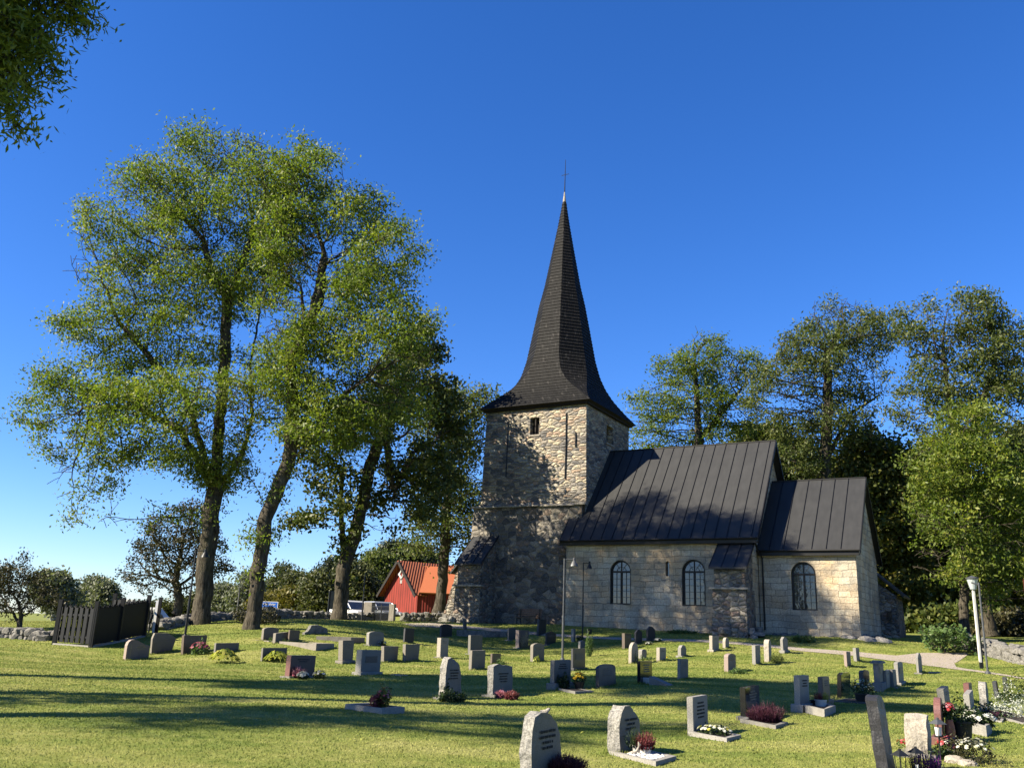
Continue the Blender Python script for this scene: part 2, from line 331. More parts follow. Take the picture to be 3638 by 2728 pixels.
M['maple']=leafmat('maple_leaves',[(.2,(.035,.055,.015)),(.5,(.075,.105,.022)),(.8,(.135,.145,.032)),(.97,(.13,.085,.025))],.25)
M['maple_y']=leafmat('maple_leaves_turning',[(.2,(.05,.07,.018)),(.5,(.10,.125,.025)),(.75,(.18,.165,.032)),(.97,(.30,.19,.04))],.3)
M['haw']=leafmat('hawthorn_leaves',[(.2,(.03,.03,.015)),(.5,(.055,.055,.022)),(.8,(.085,.075,.03)),(.95,(.12,.05,.03))],.2)
M['far']=leafmat('distant_leaves',[(.2,(.04,.05,.02)),(.5,(.07,.085,.03)),(.8,(.12,.125,.035))],.25)
M['fary']=leafmat('distant_yellow_leaves',[(.2,(.07,.07,.02)),(.5,(.13,.12,.025)),(.8,(.2,.16,.03))],.3)
M['birch']=leafmat('birch_leaves',[(.2,(.10,.12,.08)),(.5,(.16,.18,.12)),(.8,(.22,.23,.16))],.3)
M['conifer']=leafmat('conifer_needles',[(.2,(.018,.03,.014)),(.6,(.035,.05,.02))],.1)
M['hosta']=leafmat('hosta_leaves',[(.1,(.20,.26,.035)),(.5,(.33,.36,.06)),(.9,(.45,.42,.10))],.35)
M['leafdark']=leafmat('dark_green_leaves',[(.2,(.018,.035,.012)),(.6,(.04,.07,.02)),(.9,(.07,.1,.03))],.2)
M['leafmid']=leafmat('mid_green_leaves',[(.2,(.06,.11,.03)),(.6,(.11,.18,.05)),(.9,(.17,.24,.08))],.3)
M['silver']=leafmat('silver_leaves',[(.2,(.35,.38,.32)),(.7,(.6,.62,.52))],.2)
M['pinkflower']=leafmat('pink_flowers',[(.2,(.28,.05,.10)),(.5,(.50,.14,.22)),(.9,(.62,.33,.36))],.2)
M['redheather']=leafmat('red_heather',[(.2,(.08,.014,.022)),(.5,(.19,.03,.045)),(.9,(.30,.12,.11))],.2)
M['darkheather']=leafmat('dark_heather',[(.2,(.022,.007,.014)),(.5,(.065,.014,.034)),(.9,(.12,.045,.06))],.15)
M['purple']=leafmat('purple_flowers',[(.2,(.04,.008,.06)),(.6,(.14,.02,.17))],.15)
M['yellowf']=leafmat('yellow_flowers',[(.2,(.45,.28,.015)),(.8,(.65,.48,.04))],.2)
M['whitef']=leafmat('white_flowers',[(.2,(.6,.6,.5)),(.8,(.85,.85,.8))],.2)
M['mixwy']=leafmat('white_yellow_flowers',[(.3,(.8,.8,.72)),(.65,(.8,.8,.7)),(.8,(.6,.55,.1))],.2)
M['redf']=leafmat('red_pink_flowers',[(.2,(.35,.02,.03)),(.5,(.55,.08,.08)),(.8,(.75,.35,.4)),(.95,(.85,.7,.65))],.2)
M['drygrass']=leafmat('dry_grass',[(.2,(.30,.24,.13)),(.8,(.48,.42,.26))],.3)
M['twig']=plain('brown_twigs',(.07,.045,.035),.9)
def bark(name,a,b):
    t=NT(name); co=t.co(); m=t.n('ShaderNodeMapping',{'Vector':co,'Scale':(1,1,.22)}).outputs[0]
    n=t.noise(m,9,6,.7); c=t.ramp(n,[(.35,a),(.65,b)]); g=t.ramp(t.noise(co,1.2,3),[(.5,(0,0,0)),(.7,(1,1,1))])
    c=t.mix(t.math('MULTIPLY',g,.3),c,tuple(x*.5+y for x,y in zip(a,(.02,.03,.0)))); t.bump(n,1.0,.09); return t.fin(c,.95,0,.1)
M['bark']=bark('grey_bark',(.027,.023,.017),(.135,.118,.090))
M['barkdark']=bark('dark_bark',(.035,.03,.025),(.13,.115,.095))
M['birchbark']=bark('pale_bark',(.25,.24,.21),(.5,.48,.44))
LAWN=[(.34,(.108,.158,.030)),(.45,(.185,.228,.050)),(.55,(.275,.290,.080)),(.66,(.38,.365,.135))]
def lawn():
    t=NT('mown_lawn'); co=t.co()
    st=t.n('ShaderNodeMapping',{'Vector':co,'Scale':(.35,1.0,1),'Rotation':(0,0,.08)}).outputs[0]
    n1=t.noise(st,.55,4,.6); n2=t.noise(co,3.0,5,.7); n3=t.noise(co,60,4,.8)
    f=t.math('ADD',t.math('MULTIPLY',n1,.62),t.math('MULTIPLY',n2,.38))
    c=t.ramp(f,LAWN)
    c=t.mix(.6,c,t.ramp(n3,[(.3,(.55,.6,.45)),(.65,(1.1,1.1,1.05))]),'MULTIPLY')
    t.bump(t.math('ADD',n3,t.noise(co,18,3)),.55,.03); return t.fin(c,.9,0,.1)
M['lawn']=lawn()
def bladesmat():
    t=NT('grass_blades'); co=t.co(); a=t.n('ShaderNodeAttribute',attribute_name='tint')
    st=t.n('ShaderNodeMapping',{'Vector':co,'Scale':(.35,1.0,1),'Rotation':(0,0,.08)}).outputs[0]
    f=t.math('ADD',t.math('MULTIPLY',t.noise(st,.55,4,.6),.62),t.math('MULTIPLY',t.noise(co,3.0,5,.7),.38))
    f=t.math('ADD',f,t.math('MULTIPLY_ADD',a.outputs['Fac'],.15,-.07))
    c=t.ramp(f,LAWN); t.fin(t.mix(1,c,(1.2,1.2,1.15),'MULTIPLY'),.7,0,.15)
    tr=t.n('ShaderNodeBsdfTranslucent'); t.l(c,tr.inputs[0]); mx=t.n('ShaderNodeMixShader',{0:.35}); t.l(t.b.outputs[0],mx.inputs[1]); t.l(tr.outputs[0],mx.inputs[2]); t.l(mx.outputs[0],t.out.inputs[0]); return t.m
M['blades']=bladesmat()
M['gravel']=plain('pale_gravel',(.42,.36,.30),.95,var=.25,sc=25,bump=.9)
def redboards():
    t=NT('red_boards'); co=t.co(); m=t.n('ShaderNodeMapping',{'Vector':co,'Scale':(1,1,.12)}).outputs[0]; n=t.noise(m,5,4)
    w_=t.n('ShaderNodeTexWave',{'Vector':co,'Scale':1.3,'Distortion':.1},bands_direction='X'); c=t.ramp(n,[(.3,(.15,.024,.017)),(.7,(.31,.045,.033))])
    c=t.mix(t.ramp(w_.outputs[1],[(.03,(1,1,1)),(.12,(0,0,0))]),c,(.07,.015,.01)); t.bump(w_.outputs[1],.6,.03); return t.fin(c,.8,0,.2)
M['red']=redboards()
def tiles(name,a,b):
    t=NT(name); co=t.co(); w_=t.n('ShaderNodeTexWave',{'Vector':co,'Scale':1.4,'Distortion':.3},bands_direction='X'); n=t.noise(co,4,4)
    c=t.mix(.5,t.ramp(w_.outputs[1],[(.1,tuple(x*.35 for x in a)),(.6,a)]),t.ramp(n,[(.3,a),(.7,b)])); t.bump(w_.outputs[1],.8,.08); return t.fin(c,.8,0,.2)
M['tiles']=tiles('clay_tiles',(.33,.10,.05),(.42,.15,.08)); M['tiles2']=plain('orange_tiles',(.47,.145,.06),.7,var=.08,sc=14)
M['carwhite']=plain('white_car_paint',(.78,.79,.80),.2,var=.02,spec=.6); M['carsilver']=plain('silver_car_paint',(.42,.44,.47),.25,.3,var=.03,spec=.6)
M['tyre']=plain('rubber',(.02,.02,.02),.8); M['bluesign']=plain('blue_sign_face',(.02,.12,.55),.4,var=.03); M['cyansign']=plain('light_blue_sign_face',(.03,.33,.62),.4,var=.03)
M['white']=plain('white_paint',(.8,.8,.78),.5,var=.03)
# ---------------------------------------------------------------- ground
def axis(lo,hi,step,far):
    a=list(np.arange(lo,hi+.01,step)); s=step; x=hi
    out=a[:]
    while x<far: s*=1.35; x+=s; out.append(x)
    s=step; x=lo
    while x>-far: s*=1.35; x-=s; out.insert(0,x)
    return np.array(out)
def sheet(xs,ys,zf):
    X,Y=np.meshgrid(xs,ys); xy=np.stack([X.ravel(),Y.ravel()],1); Z=zf(xy)
    V=np.concatenate([xy,Z[:,None]],1); nx,ny=len(xs),len(ys)
    i=np.arange(nx*ny).reshape(ny,nx); Fq=np.stack([i[:-1,:-1],i[:-1,1:],i[1:,1:],i[1:,:-1]],-1).reshape(-1,4)
    return np_mesh(V,Fq,smooth=True)
tag(link('ground',sheet(axis(-45,45,.5,1500),axis(3,75,.5,1500),terr_np),M['lawn']),kind='structure')
def draped(name,poly,mat,lift=.02,step=.4):     # a sheet lying on the ground inside a closed outline
    pts=[(p.x,p.y) for p in poly]; bm=bmesh.new()
    tri=geometry.tessellate_polygon([[Vector((a,b,0)) for a,b in pts]])
    vs=[bm.verts.new((a,b,0)) for a,b in pts]
    for f in tri:
        try: bm.faces.new([vs[i] for i in f])
        except ValueError: pass
    for _ in range(7):
        es=[e for e in bm.edges if e.calc_length()>step*2]
        if not es: break
        bmesh.ops.subdivide_edges(bm,edges=es,cuts=1); bmesh.ops.triangulate(bm,faces=bm.faces)
    a=np.array([v.co[:2] for v in bm.verts]); z=terr_np(a)+lift
    for v,zz in zip(bm.verts,z): v.co.z=zz
    bmesh.ops.recalc_face_normals(bm,faces=bm.faces)
    if sum(f.normal.z for f in bm.faces)<0: bmesh.ops.reverse_faces(bm,faces=bm.faces)
    me=bpy.data.meshes.new(name); bm.to_mesh(me); bm.free()
    return tag(link(name,me,mat),kind='structure')
def pxpoly(l): return [G(*q) for q in l]
draped('gravel_path',pxpoly([(868,1347),(930,1345),(1010,1352),(1100,1360),(1230,1371),(1400,1379),(1520,1382),(1640,1391),(1735,1400),(1850,1408),(1935,1416),(1990,1410),(2085,1410),(2092,1413),(2062,1433),(2066,1441),(2120,1449),(2212,1464),(2300,1478),(2300,1481),(2212,1467),(2100,1450),(2030,1441),(1940,1429),(1850,1417),(1735,1407),(1640,1396),(1520,1387),(1400,1384),(1230,1376),(1100,1366),(1010,1358),(935,1355),(890,1353)]),M['gravel'])
# grass blades close to the camera
def blades(n,ylo,yhi):
    y=ylo+(yhi-ylo)*rng.random(n)**1.35; x=(rng.random(n)-.5)*2*(y*.66+1)
    c=np.stack([x,y],1); z=terr_np(c); a=rng.random(n)*2*PI; h=(.008+.014*rng.random(n))*(1+y/45); wd=(.004+.003*rng.random(n))*(y/9+.4); ln=(rng.random((n,2))-.5)*.05
    d=np.stack([np.cos(a),np.sin(a)],1)*wd[:,None]
    V=np.empty((n,3,3)); V[:,0,:2]=c-d; V[:,1,:2]=c+d; V[:,2,:2]=c+ln; V[:,0,2]=z-.005; V[:,1,2]=z-.005; V[:,2,2]=z+h
    t=.5+.25*np.sin(x*.9+y*2.1+2*np.sin(y*.7))*.5+(rng.random(n)-.5)*.7
    return np_mesh(V.reshape(-1,3),np.arange(n*3).reshape(n,3),np.clip(t,0,1),nv=3)
tag(link('grass',blades(560000,6.5,60),M['blades']),label='short mown yellow green lawn grass in the foreground',cat='grass',kind='stuff')
def leaves_mesh(c,size,asp,seed,tint=None,up=.3,fold=True,n3=None):
    r=np.random.default_rng(seed); n=len(c)
    d=r.normal(size=(n,3)); d[:,2]-=.25; d/=np.linalg.norm(d,axis=1)[:,None]
    nn=r.normal(size=(n,3)); nn[:,2]+=up*3; s=np.cross(d,nn); s/=np.linalg.norm(s,axis=1)[:,None]+1e-9
    L=(size*(.65+.7*r.random(n)))[:,None]; W_=L*asp
    V=np.empty((n,4,3)); V[:,0]=c; V[:,1]=c+d*L*.5+s*W_*.5; V[:,2]=c+d*L; V[:,3]=c+d*L*.5-s*W_*.5
    if tint is None: tint=r.random(n)
    return V.reshape(-1,3),np.arange(n*4).reshape(n,4),tint
# fallen leaves
def fallen():
    n=900; y=12+rng.random(n)*44; x=(rng.random(n)-.5)*1.2*y; c=np.stack([x,y],1); z=terr_np(c)+.03
    V,F_,t=leaves_mesh(np.concatenate([c,z[:,None]],1),.055,.7,3,up=2); V[2::4,2]=np.minimum(V[2::4,2],V[0::4,2]+.03); V[2::4,2]=np.maximum(V[2::4,2],V[0::4,2]-.01)
    return np_mesh(V,F_,t)
tag(link('fallen_leaves',fallen(),M['hosta']),label='small yellow autumn leaves scattered over the lawn',cat='leaves',kind='stuff')
# ---------------------------------------------------------------- trees
def grow(lobes,skel,seed,natt=1000,step=.6,infl=7.,kill=1.3,hollow=.35):
    """lobes: list of (centre, (rx,ry,rz)); skel: list of (points, parent_index) giving the trunk and main limbs"""
    r=random.Random(seed); att=[]
    vols=[l[1][0]*l[1][1]*l[1][2] for l in lobes]; tot=sum(vols)
    sp=(4.19*tot/natt)**(1/3); kill=1.05*sp; step=.5*sp
    for (c,rr),v in zip(lobes,vols):
        k=max(6,int(natt*v/tot))
        for _ in range(k):
            while True:
                q=Vector((r.uniform(-1,1),r.uniform(-1,1),r.uniform(-1,1))); l=q.length
                if l<1 and (l>hollow or r.random()<.35): break
            att.append(Vector((c[0]+q.x*rr[0],c[1]+q.y*rr[1],c[2]+q.z*rr[2])))
    nodes=[];par=[]
    names={}
    for si,(pts,pi) in enumerate(skel):
        prev=names[pi] if pi is not None else None; first=None
        start=nodes[prev] if prev is not None else None
        seq=[Vector(p) for p in pts]
        if start is not None: seq=[start]+seq
        else: nodes.append(seq[0]); par.append(-1); prev=0
        for a,b in zip(seq[:-1],seq[1:]):
            k=max(1,int((b-a).length/step))
            for j in range(1,k+1):
                q=a.lerp(b,j/k)+(Vector((r.uniform(-1,1),r.uniform(-1,1),0))*.05 if j<k else Vector((0,0,0)))
                nodes.append(q); par.append(prev); prev=len(nodes)-1
        names[si]=prev
    alive=att; 
    for it in range(160):
        kd=kdtree.KDTree(len(nodes))
        for i,nd in enumerate(nodes): kd.insert(nd,i)
        kd.balance(); pull={}; keep=[]
        for a in alive:
            co,i,d=kd.find(a)
            if d<kill: continue
            keep.append(a)
            v=pull.get(i); dd=(a-co).normalized(); pull[i]=dd if v is None else v+dd
        alive=keep
        if not pull: break
        for i,v in pull.items():
            if v.length<.15: v=v+Vector((r.uniform(-1,1),r.uniform(-1,1),r.uniform(-1,1)))*.3
            p_=par[i]; inert=(nodes[i]-nodes[p_]).normalized()*.35 if p_>=0 else Vector((0,0,0))
            d=(v.normalized()+inert+Vector((r.uniform(-1,1),r.uniform(-1,1),r.uniform(-1,1)))*.22).normalized()
            q=nodes[i]+d*step
            nodes.append(q); par.append(i)
    # side twigs
    n0=len(nodes); has=[0]*n0
    for i in range(1,n0): has[par[i]]+=1
    for i in range(len(skel[0][0])*2,n0):
        if has[i]>1 or r.random()<.3: continue
        for _ in range(2 if has[i]==0 else 1):
            f=(nodes[i]-nodes[par[i]]).normalized(); d=(f*.7+Vector((r.uniform(-1,1),r.uniform(-1,1),r.uniform(-.7,.8)))).normalized(); k=i
            for _ in range(2):
                q=nodes[k]+d*step*r.uniform(.7,1.2); d=(d+Vector((0,0,-.15))).normalized(); nodes.append(q); par.append(k); k=len(nodes)-1
    return nodes,par
def tree_mesh(nodes,par,r0,rmin=.018,expo=.5):
    n=len(nodes); tips=[0]*n; ch=[0]*n
    for i in range(n):
        if par[i]>=0: ch[par[i]]+=1
    for i in range(n-1,-1,-1):
        if ch[i]==0: tips[i]=1
        if par[i]>=0: tips[par[i]]+=tips[i]
    T=max(tips[0],1); rad=[max(rmin,r0*(t/T)**expo) for t in tips]
    return rad,tips
def branch_mesh(nodes,par,rad,base_flare=1.0,seed=0):
    P_=np.array([tuple(v) for v in nodes]); pr=np.array(par); rd=np.array(rad); n=len(P_)
    pr0=np.where(pr<0,0,pr); d=P_-P_[pr0]; ln=np.linalg.norm(d,axis=1)
    # direction at a node: its own segment
    d[0]=P_[1]-P_[0]; d/= (np.linalg.norm(d,axis=1)[:,None]+1e-9)
    ref=np.where(np.abs(d[:,2:3])<.9,np.array([[0,0,1.]]),np.array([[1.,0,0]])); a=np.cross(d,ref); a/=np.linalg.norm(a,axis=1)[:,None]; b=np.cross(d,a)
    out=[];fc=[];off=0; r=random.Random(seed)
    for sel,k in ((rd>.07,10),((rd<=.07)&(rd>.03),5),(rd<=.03,3)):
        idx=np.where(sel&(pr>=0))[0]
        if len(idx)==0: continue
        p=pr[idx]; ang=np.arange(k)*2*PI/k; ca,sa=np.cos(ang),np.sin(ang)
        # lower ring uses the parent's frame where the parent is also thick
        fl=np.where(True,1.,1.)
        def ring(node,frame,rr):
            wob=1+.09*np.sin(ang[None,:]*3+node[:,None]*.9)*(rr[:,None]>.15)
            return P_[node][:,None,:]+(a[frame][:,None,:]*ca[None,:,None]+b[frame][:,None,:]*sa[None,:,None])*(rr[:,None]*wob)[:,:,None]
        main=np.abs((d[p]*d[idx]).sum(1))>.75
        fr=np.where(main,p,idx); rlow=np.where(main,np.minimum(rd[p],rd[idx]*1.35),rd[idx]*1.1)
        lo=ring(p,fr,rlow); hi=ring(idx,idx,rd[idx])
        # align ring start so the tube does not twist
        if k>3:
            for q in range(len(idx)):
                dd=((hi[q][None,:,:]-lo[q][0])**2).sum(2)[0]; hi[q]=np.roll(hi[q],-int(np.argmin(dd)),axis=0)
                
        V=np.concatenate([lo,hi],1).reshape(-1,3); m=len(idx)
        base=np.arange(m)[:,None]*2*k+off; kk=np.arange(k)
        F_=np.stack([base+kk,base+(kk+1)%k,base+k+(kk+1)%k,base+k+kk],-1).reshape(-1,4)
        out.append(V);fc.append(F_);off+=len(V)
    return np.concatenate(out),np.concatenate(fc)
def foliage(nodes,rad,tips,seed,tmax=5,per=14,blob=.55,size=.26,asp=.42,drop=0.0,gap=.42):
    r=np.random.default_rng(seed); P_=np.array([tuple(v) for v in nodes]); tp=np.array(tips)
    idx=np.where(tp<=tmax)[0]; idx=idx[r.random(len(idx))>drop*.5]; gn=np.array([mnoise.noise(Vector(P_[i])*gap+Vector((seed,0,0))) for i in idx]); idx=idx[gn>np.quantile(gn,drop)]
    cl=r.random(len(P_))*.6   # one tint per twig
    rep=np.repeat(idx,per); off=r.normal(size=(len(rep),3))*blob*np.array([1,1,.6])
    c=P_[rep]+off
    t=np.clip(cl[rep]+r.random(len(rep))*.5,0,1)
    return leaves_mesh(c,size,asp,seed+1,t)
def tree(name,base,lobes,skel,r0,leaf,barkm,label,cat,group=None,seed=1,natt=1000,step=.6,infl=7,kill=1.3,tmax=5,per=14,blob=.55,size=.26,asp=.42,drop=0,gap=.42,expo=.5,flare=1.6,hollow=.35,rmin=.018):
    b=Vector(base); L=[((Vector(c)-b),rr) for c,rr in lobes]; SK=[([Vector(p)-b for p in pts],pi) for pts,pi in skel]
    nodes,par=grow(L,SK,seed,natt,step,infl,kill,hollow)
    rad,tips=tree_mesh(nodes,par,r0,rmin,expo); LOG(label[:40],len(nodes),tips[0])
    for i,nd in enumerate(nodes):
        if nd.z<1.4 and rad[i]>.5*r0: rad[i]*=1+(flare-1)*max(0,1-nd.z/1.2)**2
    root=empty(name,b,0,label,cat,group)
    V,F_=branch_mesh(nodes,par,rad,seed=seed); link('trunk',np_mesh(V,F_,smooth=True),barkm,root)
    V,F_,t=foliage(nodes,rad,tips,seed+5,tmax,per,blob,size,asp,drop,gap); link('crown',np_mesh(V,F_,t),leaf,root)
    return root
def lob(d,L,depth=None,k=.85):
    """lobes given as seen (x,y,rx,ry) -> ellipsoids standing at distance about d"""
    out=[]
    for l in L:
        x,y,rx,ry=l[:4]; dy=l[4] if len(l)>4 else 0
        p=P(x,y,d+dy); c=(p.y*math.cos(PITCH)+(p.z-EYE)*math.sin(PITCH)); m=c/1915
        out.append(((p.x,p.y,p.z),(rx*m,min(rx,ry)*m*k+1.0,ry*m)))
    return out
def px(d,l): return [tuple(P(x,y,d)) for x,y in l]
# big ash trees left of the church
b=G(435,1347); dd=b.y
T1=[(150,950,80,60),(300,960,90,50),(160,1050,50,50),(170,1110,35,40),(600,470,50,60),(470,350,110,80),(350,420,110,90),(560,400,90,90,-2),(250,510,100,80),(430,520,120,100),(200,580,60,50),(330,620,130,90),(500,620,90,80),(560,560,90,80,3),(230,710,110,60),(380,740,120,70),(110,870,80,50),(200,850,130,80),(330,880,130,80,-3),(460,880,110,90,-4),(560,860,80,70,-2),(200,990,70,70),(390,990,60,50,-2),(215,1100,35,45),(480,1010,60,60)]
tree('ash_tree',(b.x,b.y,b.z-.2),lob(dd,T1),[([tuple(b-Vector((0,0,.5)))]+px(dd,[(437,1300),(445,1220),(455,1130),(463,1060)]),None),(px(dd,[(470,960),(480,850),(487,740),(490,640)]),0),(px(dd,[(497,1020),(525,975),(545,900)]),0),(px(dd,[(455,590),(440,520)]),1),(px(dd,[(520,580),(545,500)]),1),(px(dd,[(400,850),(340,790),(260,700)]),0),(px(dd-2,[(390,930),(300,880),(180,880)]),0),(px(dd+2,[(540,790),(560,680)]),2)],
  .45,M['ash'],M['bark'],'tall spreading ash with the widest yellow green crown, leftmost of the big trees','tree','big trees left of the church',seed=11,natt=3700,step=.55,infl=6,kill=1.15,tmax=4,per=36,blob=.40,size=.195,drop=.26,gap=.33,expo=.53,flare=1.35)
b=G(548,1334); dd=b.y
T2=[(680,400,80,90),(640,470,80,80),(760,480,90,80),(840,540,80,60,-3),(700,580,110,90),(800,620,90,80,-2),(870,720,80,70,-3),(700,720,100,80),(790,780,100,80),(630,820,70,80),(720,900,110,80),(850,860,90,70),(920,800,50,50),(650,950,60,40,-2),(560,1150,45,35),(600,400,60,70),(610,520,60,80),(610,640,60,80),(610,740,60,60)]
tree('ash_tree',(b.x,b.y,b.z-.2),lob(dd,T2),[([tuple(b-Vector((0,0,.5)))]+px(dd,[(553,1280),(562,1200),(577,1110)]),None),(px(dd,[(560,1065),(542,1035),(515,1010)]),0),(px(dd,[(600,1060),(622,1000),(630,930),(632,860)]),0),(px(dd,[(625,780),(648,740),(690,650),(700,560)]),2),(px(dd,[(690,900),(760,840)]),2),(px(dd,[(660,720),(650,620)]),3)],
  .36,M['ash'],M['bark'],'tall forked ash with deep green crown, second big tree from the left, mossy foot','tree','big trees left of the church',seed=23,natt=2900,step=.55,infl=6,kill=1.15,tmax=4,per=36,blob=.40,size=.195,drop=.33,gap=.33,expo=.53,flare=1.35)
b=P(733,1338,57); b.z=tz(b.x,b.y); dd=b.y
T3=[(700,960,90,60),(800,930,110,80),(900,860,80,90,3),(940,940,60,80,4),(960,1020,45,50,4),(860,820,60,50,3),(870,1000,100,70),(730,1040,90,50),(820,1090,110,55),(920,1090,60,50),(655,1130,50,30),(900,760,60,60,5),(960,880,40,60,5),(760,1140,60,25)]
tree('maple_tree',(b.x,b.y,b.z-.2),lob(dd,T3),[([tuple(b-Vector((0,0,.5)))]+px(dd,[(737,1290),(742,1230)]),None),(px(dd,[(740,1150),(735,1080),(745,1000)]),0),(px(dd,[(762,1170),(785,1080),(800,1000),(830,930)]),0),(px(dd,[(850,1060),(890,980)]),2)],
  .45,M['maple'],M['bark'],'dark dense maple in front of the dry stone wall, left of the red barn','tree','big trees left of the church',seed=31,natt=2000,step=.6,infl=6,kill=1.15,tmax=4,per=26,blob=.40,size=.25,asp=.75,drop=.42,gap=.36,expo=.55,flare=1.35)
b=G(948,1322,74); dd=73; b=Vector((P(948,1322,dd).x,dd,tz(P(948,1322,dd).x,dd)))
T4=[(1000,880,60,50),(1040,870,40,40),(960,940,70,60),(1010,960,45,60),(960,1040,60,60),(1010,1080,45,60),(940,1130,60,50),(1000,1150,40,50),(900,1180,40,30)]
tree('ash_tree',b,lob(dd,T4),[([tuple(b)]+px(dd,[(955,1260),(962,1170),(965,1090)]),None),(px(dd,[(975,1000),(990,920)]),0)],.42,M['ash_b'],M['bark'],'light green ash between the red barn and the church tower','tree','big trees left of the church',seed=37,natt=1100,step=.7,infl=7,kill=1.4,tmax=4,per=14,blob=.6,size=.32,expo=.45)
# trees behind the church
def btree(name,x,y0,d,L,sk,r0,leaf,bk,label,seed,**k):
    p=P(x,y0,d); b=Vector((p.x,p.y,tz(p.x,p.y)))
    SKp=[([tuple(b)]+px(d,sk[0]),None)]+[(px(d,q),i) for i,q in sk[1:]]
    return tree(name,b,lob(d,L),SKp,r0,leaf,bk,label,'tree','trees behind the church',seed=seed,**k)
kw=dict(step=.75,infl=7,kill=1.45,tmax=3,per=22,blob=.42,size=.28,expo=.55,drop=.27,gap=.35)
btree('ash_tree',1510,1330,80,[(1520,760,50,45),(1480,800,70,40),(1560,800,60,45),(1430,880,80,50),(1540,870,90,60),(1400,930,60,50),(1610,790,40,40),(1600,900,50,50),(1480,940,90,50)],[[(1512,1100),(1510,950)],(0,[(1505,850),(1500,780)]),(0,[(1560,890),(1610,830)])],.5,M['ash_y'],M['bark'],'bright green ash rising behind the nave roof, nearest the spire',41,natt=1400,**kw)
btree('ash_tree',1765,1340,74,[(1790,690,60,50),(1740,760,80,50),(1840,720,80,60),(1900,720,50,50),(1700,820,70,50),(1800,800,90,60),(1880,830,40,60),(1700,910,60,50),(1780,900,80,60),(1850,920,50,40),(1720,980,80,50),(1650,850,40,60)],[[(1775,1150),(1780,1000)],(0,[(1790,870),(1785,760)]),(0,[(1840,890),(1890,860)]),(1,[(1830,740)])],.55,M['ash_b'],M['bark'],'tall grey green ash rising behind the gap between nave and chancel roofs',43,natt=2100,**kw)
btree('ash_tree',2136,1352,64,[(2010,700,80,50),(2100,680,80,50),(2160,740,70,60),(2060,770,90,60),(2190,820,50,60),(2010,830,60,50),(2120,860,80,60),(2080,950,90,60),(2030,900,60,50),(2180,960,60,60),(1970,880,50,40)],[[(2122,1250),(2100,1120),(2080,1000)],(0,[(2050,880),(2040,780)]),(0,[(2120,880),(2150,780)])],.42,M['ash_b'],M['bark'],'tallest ash at the right edge, thin crown high above the white lamp post',47,natt=2000,**kw)
btree('ash_tree',2080,1352,60,[(2080,930,70,70),(2040,1010,80,70),(2110,1030,80,80),(2060,1120,90,70),(2150,1130,80,70),(2040,1210,70,50),(2120,1220,90,60),(2190,1200,60,60),(2160,1280,70,40),(2200,1060,50,80)],[[(2082,1280),(2086,1180),(2080,1080)],(0,[(2070,1000)])],.3,M['ash'],M['bark'],'leafy green ash low behind the white lamp post and shrub',53,natt=1900,**{**kw,'drop':.25})
btree('maple_tree',1885,1350,78,[(1870,960,60,40),(1920,1000,50,50),(1860,1040,70,60),(1930,1090,60,70),(1880,1150,70,70),(1950,1180,50,70),(1900,1240,60,50),(1960,1260,50,50),(1840,1100,60,60)],[[(1885,1250),(1885,1120)],(0,[(1880,1020)])],.5,M['maple_y'],M['barkdark'],'dark rounded maple turning yellow behind the chancel gable',59,natt=1600,step=.75,infl=7,kill=1.4,tmax=4,per=22,blob=.65,size=.36,asp=.7,expo=.45)
btree('maple_tree',1990,1355,84,[(1990,1040,60,60),(2000,1130,70,70),(1985,1220,70,60),(2010,1290,70,40),(1960,1310,60,30)],[[(1990,1250),(1990,1150)]],.45,M['maple'],M['barkdark'],'shaded dark maple filling the gap between chancel and shrub',61,natt=1000,step=.8,infl=7,kill=1.5,tmax=4,per=24,blob=.75,size=.42,asp=.7,expo=.45)
btree('maple_tree',2190,1340,80,[(2170,1090,90,70),(2200,1180,90,80),(2150,1270,90,50),(2220,1290,80,50),(2090,1200,60,80),(2080,1290,60,40),(2240,1000,60,90)],[[(2190,1250),(2190,1180)]],.5,M['maple_y'],M['barkdark'],'shaded tree with dark green crown at the far right behind the ash trees',67,natt=1300,step=.8,infl=7,kill=1.5,tmax=4,per=24,blob=.75,size=.42,asp=.7,expo=.45)
btree('maple_tree',1720,1350,88,[(1700,1000,80,50),(1790,1020,70,40),(1640,960,70,50),(1740,1100,100,80)],[[(1720,1250),(1720,1100)]],.5,M['maple'],M['barkdark'],'low dark tree just showing above the chancel roof ridge',71,natt=900,step=.8,infl=7,kill=1.5,tmax=4,per=22,blob=.7,size=.4,asp=.7,expo=.45)
# overhanging tree at the top left and its neighbours outside the picture, which shade the lawn
def off(x,y,h,bare,rx,seed,leaf,label,natt=900,size=.2,per=22,r0=.28,sx=0,name='ash_tree',k=1.15,step=.5):
    z=tz(x,y); L=[((x+sx*.6+math.cos(a)*rx*.5,y+math.sin(a)*rx*.5,z+bare+(h-bare)*f),(rx*.55,rx*.55,(h-bare)*.2)) for a,f in ((0,.2),(2,.35),(4,.3),(1,.6),(3.2,.6),(5,.7),(0,.85))]
    return tree(name,(x,y,z-.2),L,[([(x,y,z-.2),(x+.1,y,z+bare*.5),(x,y+.1,z+bare)],None),([(x+sx*.4,y,z+bare+(h-bare)*.4)],0)],r0,leaf,M['bark'],label,'tree','ash trees standing left of the lawn',seed=seed,natt=natt,step=step,infl=4.5,kill=k,tmax=4,per=per,blob=.3,size=size,asp=.3,expo=.45)
zb=tz(-15.5,15.5); cb=(-15.5,15.5,zb)
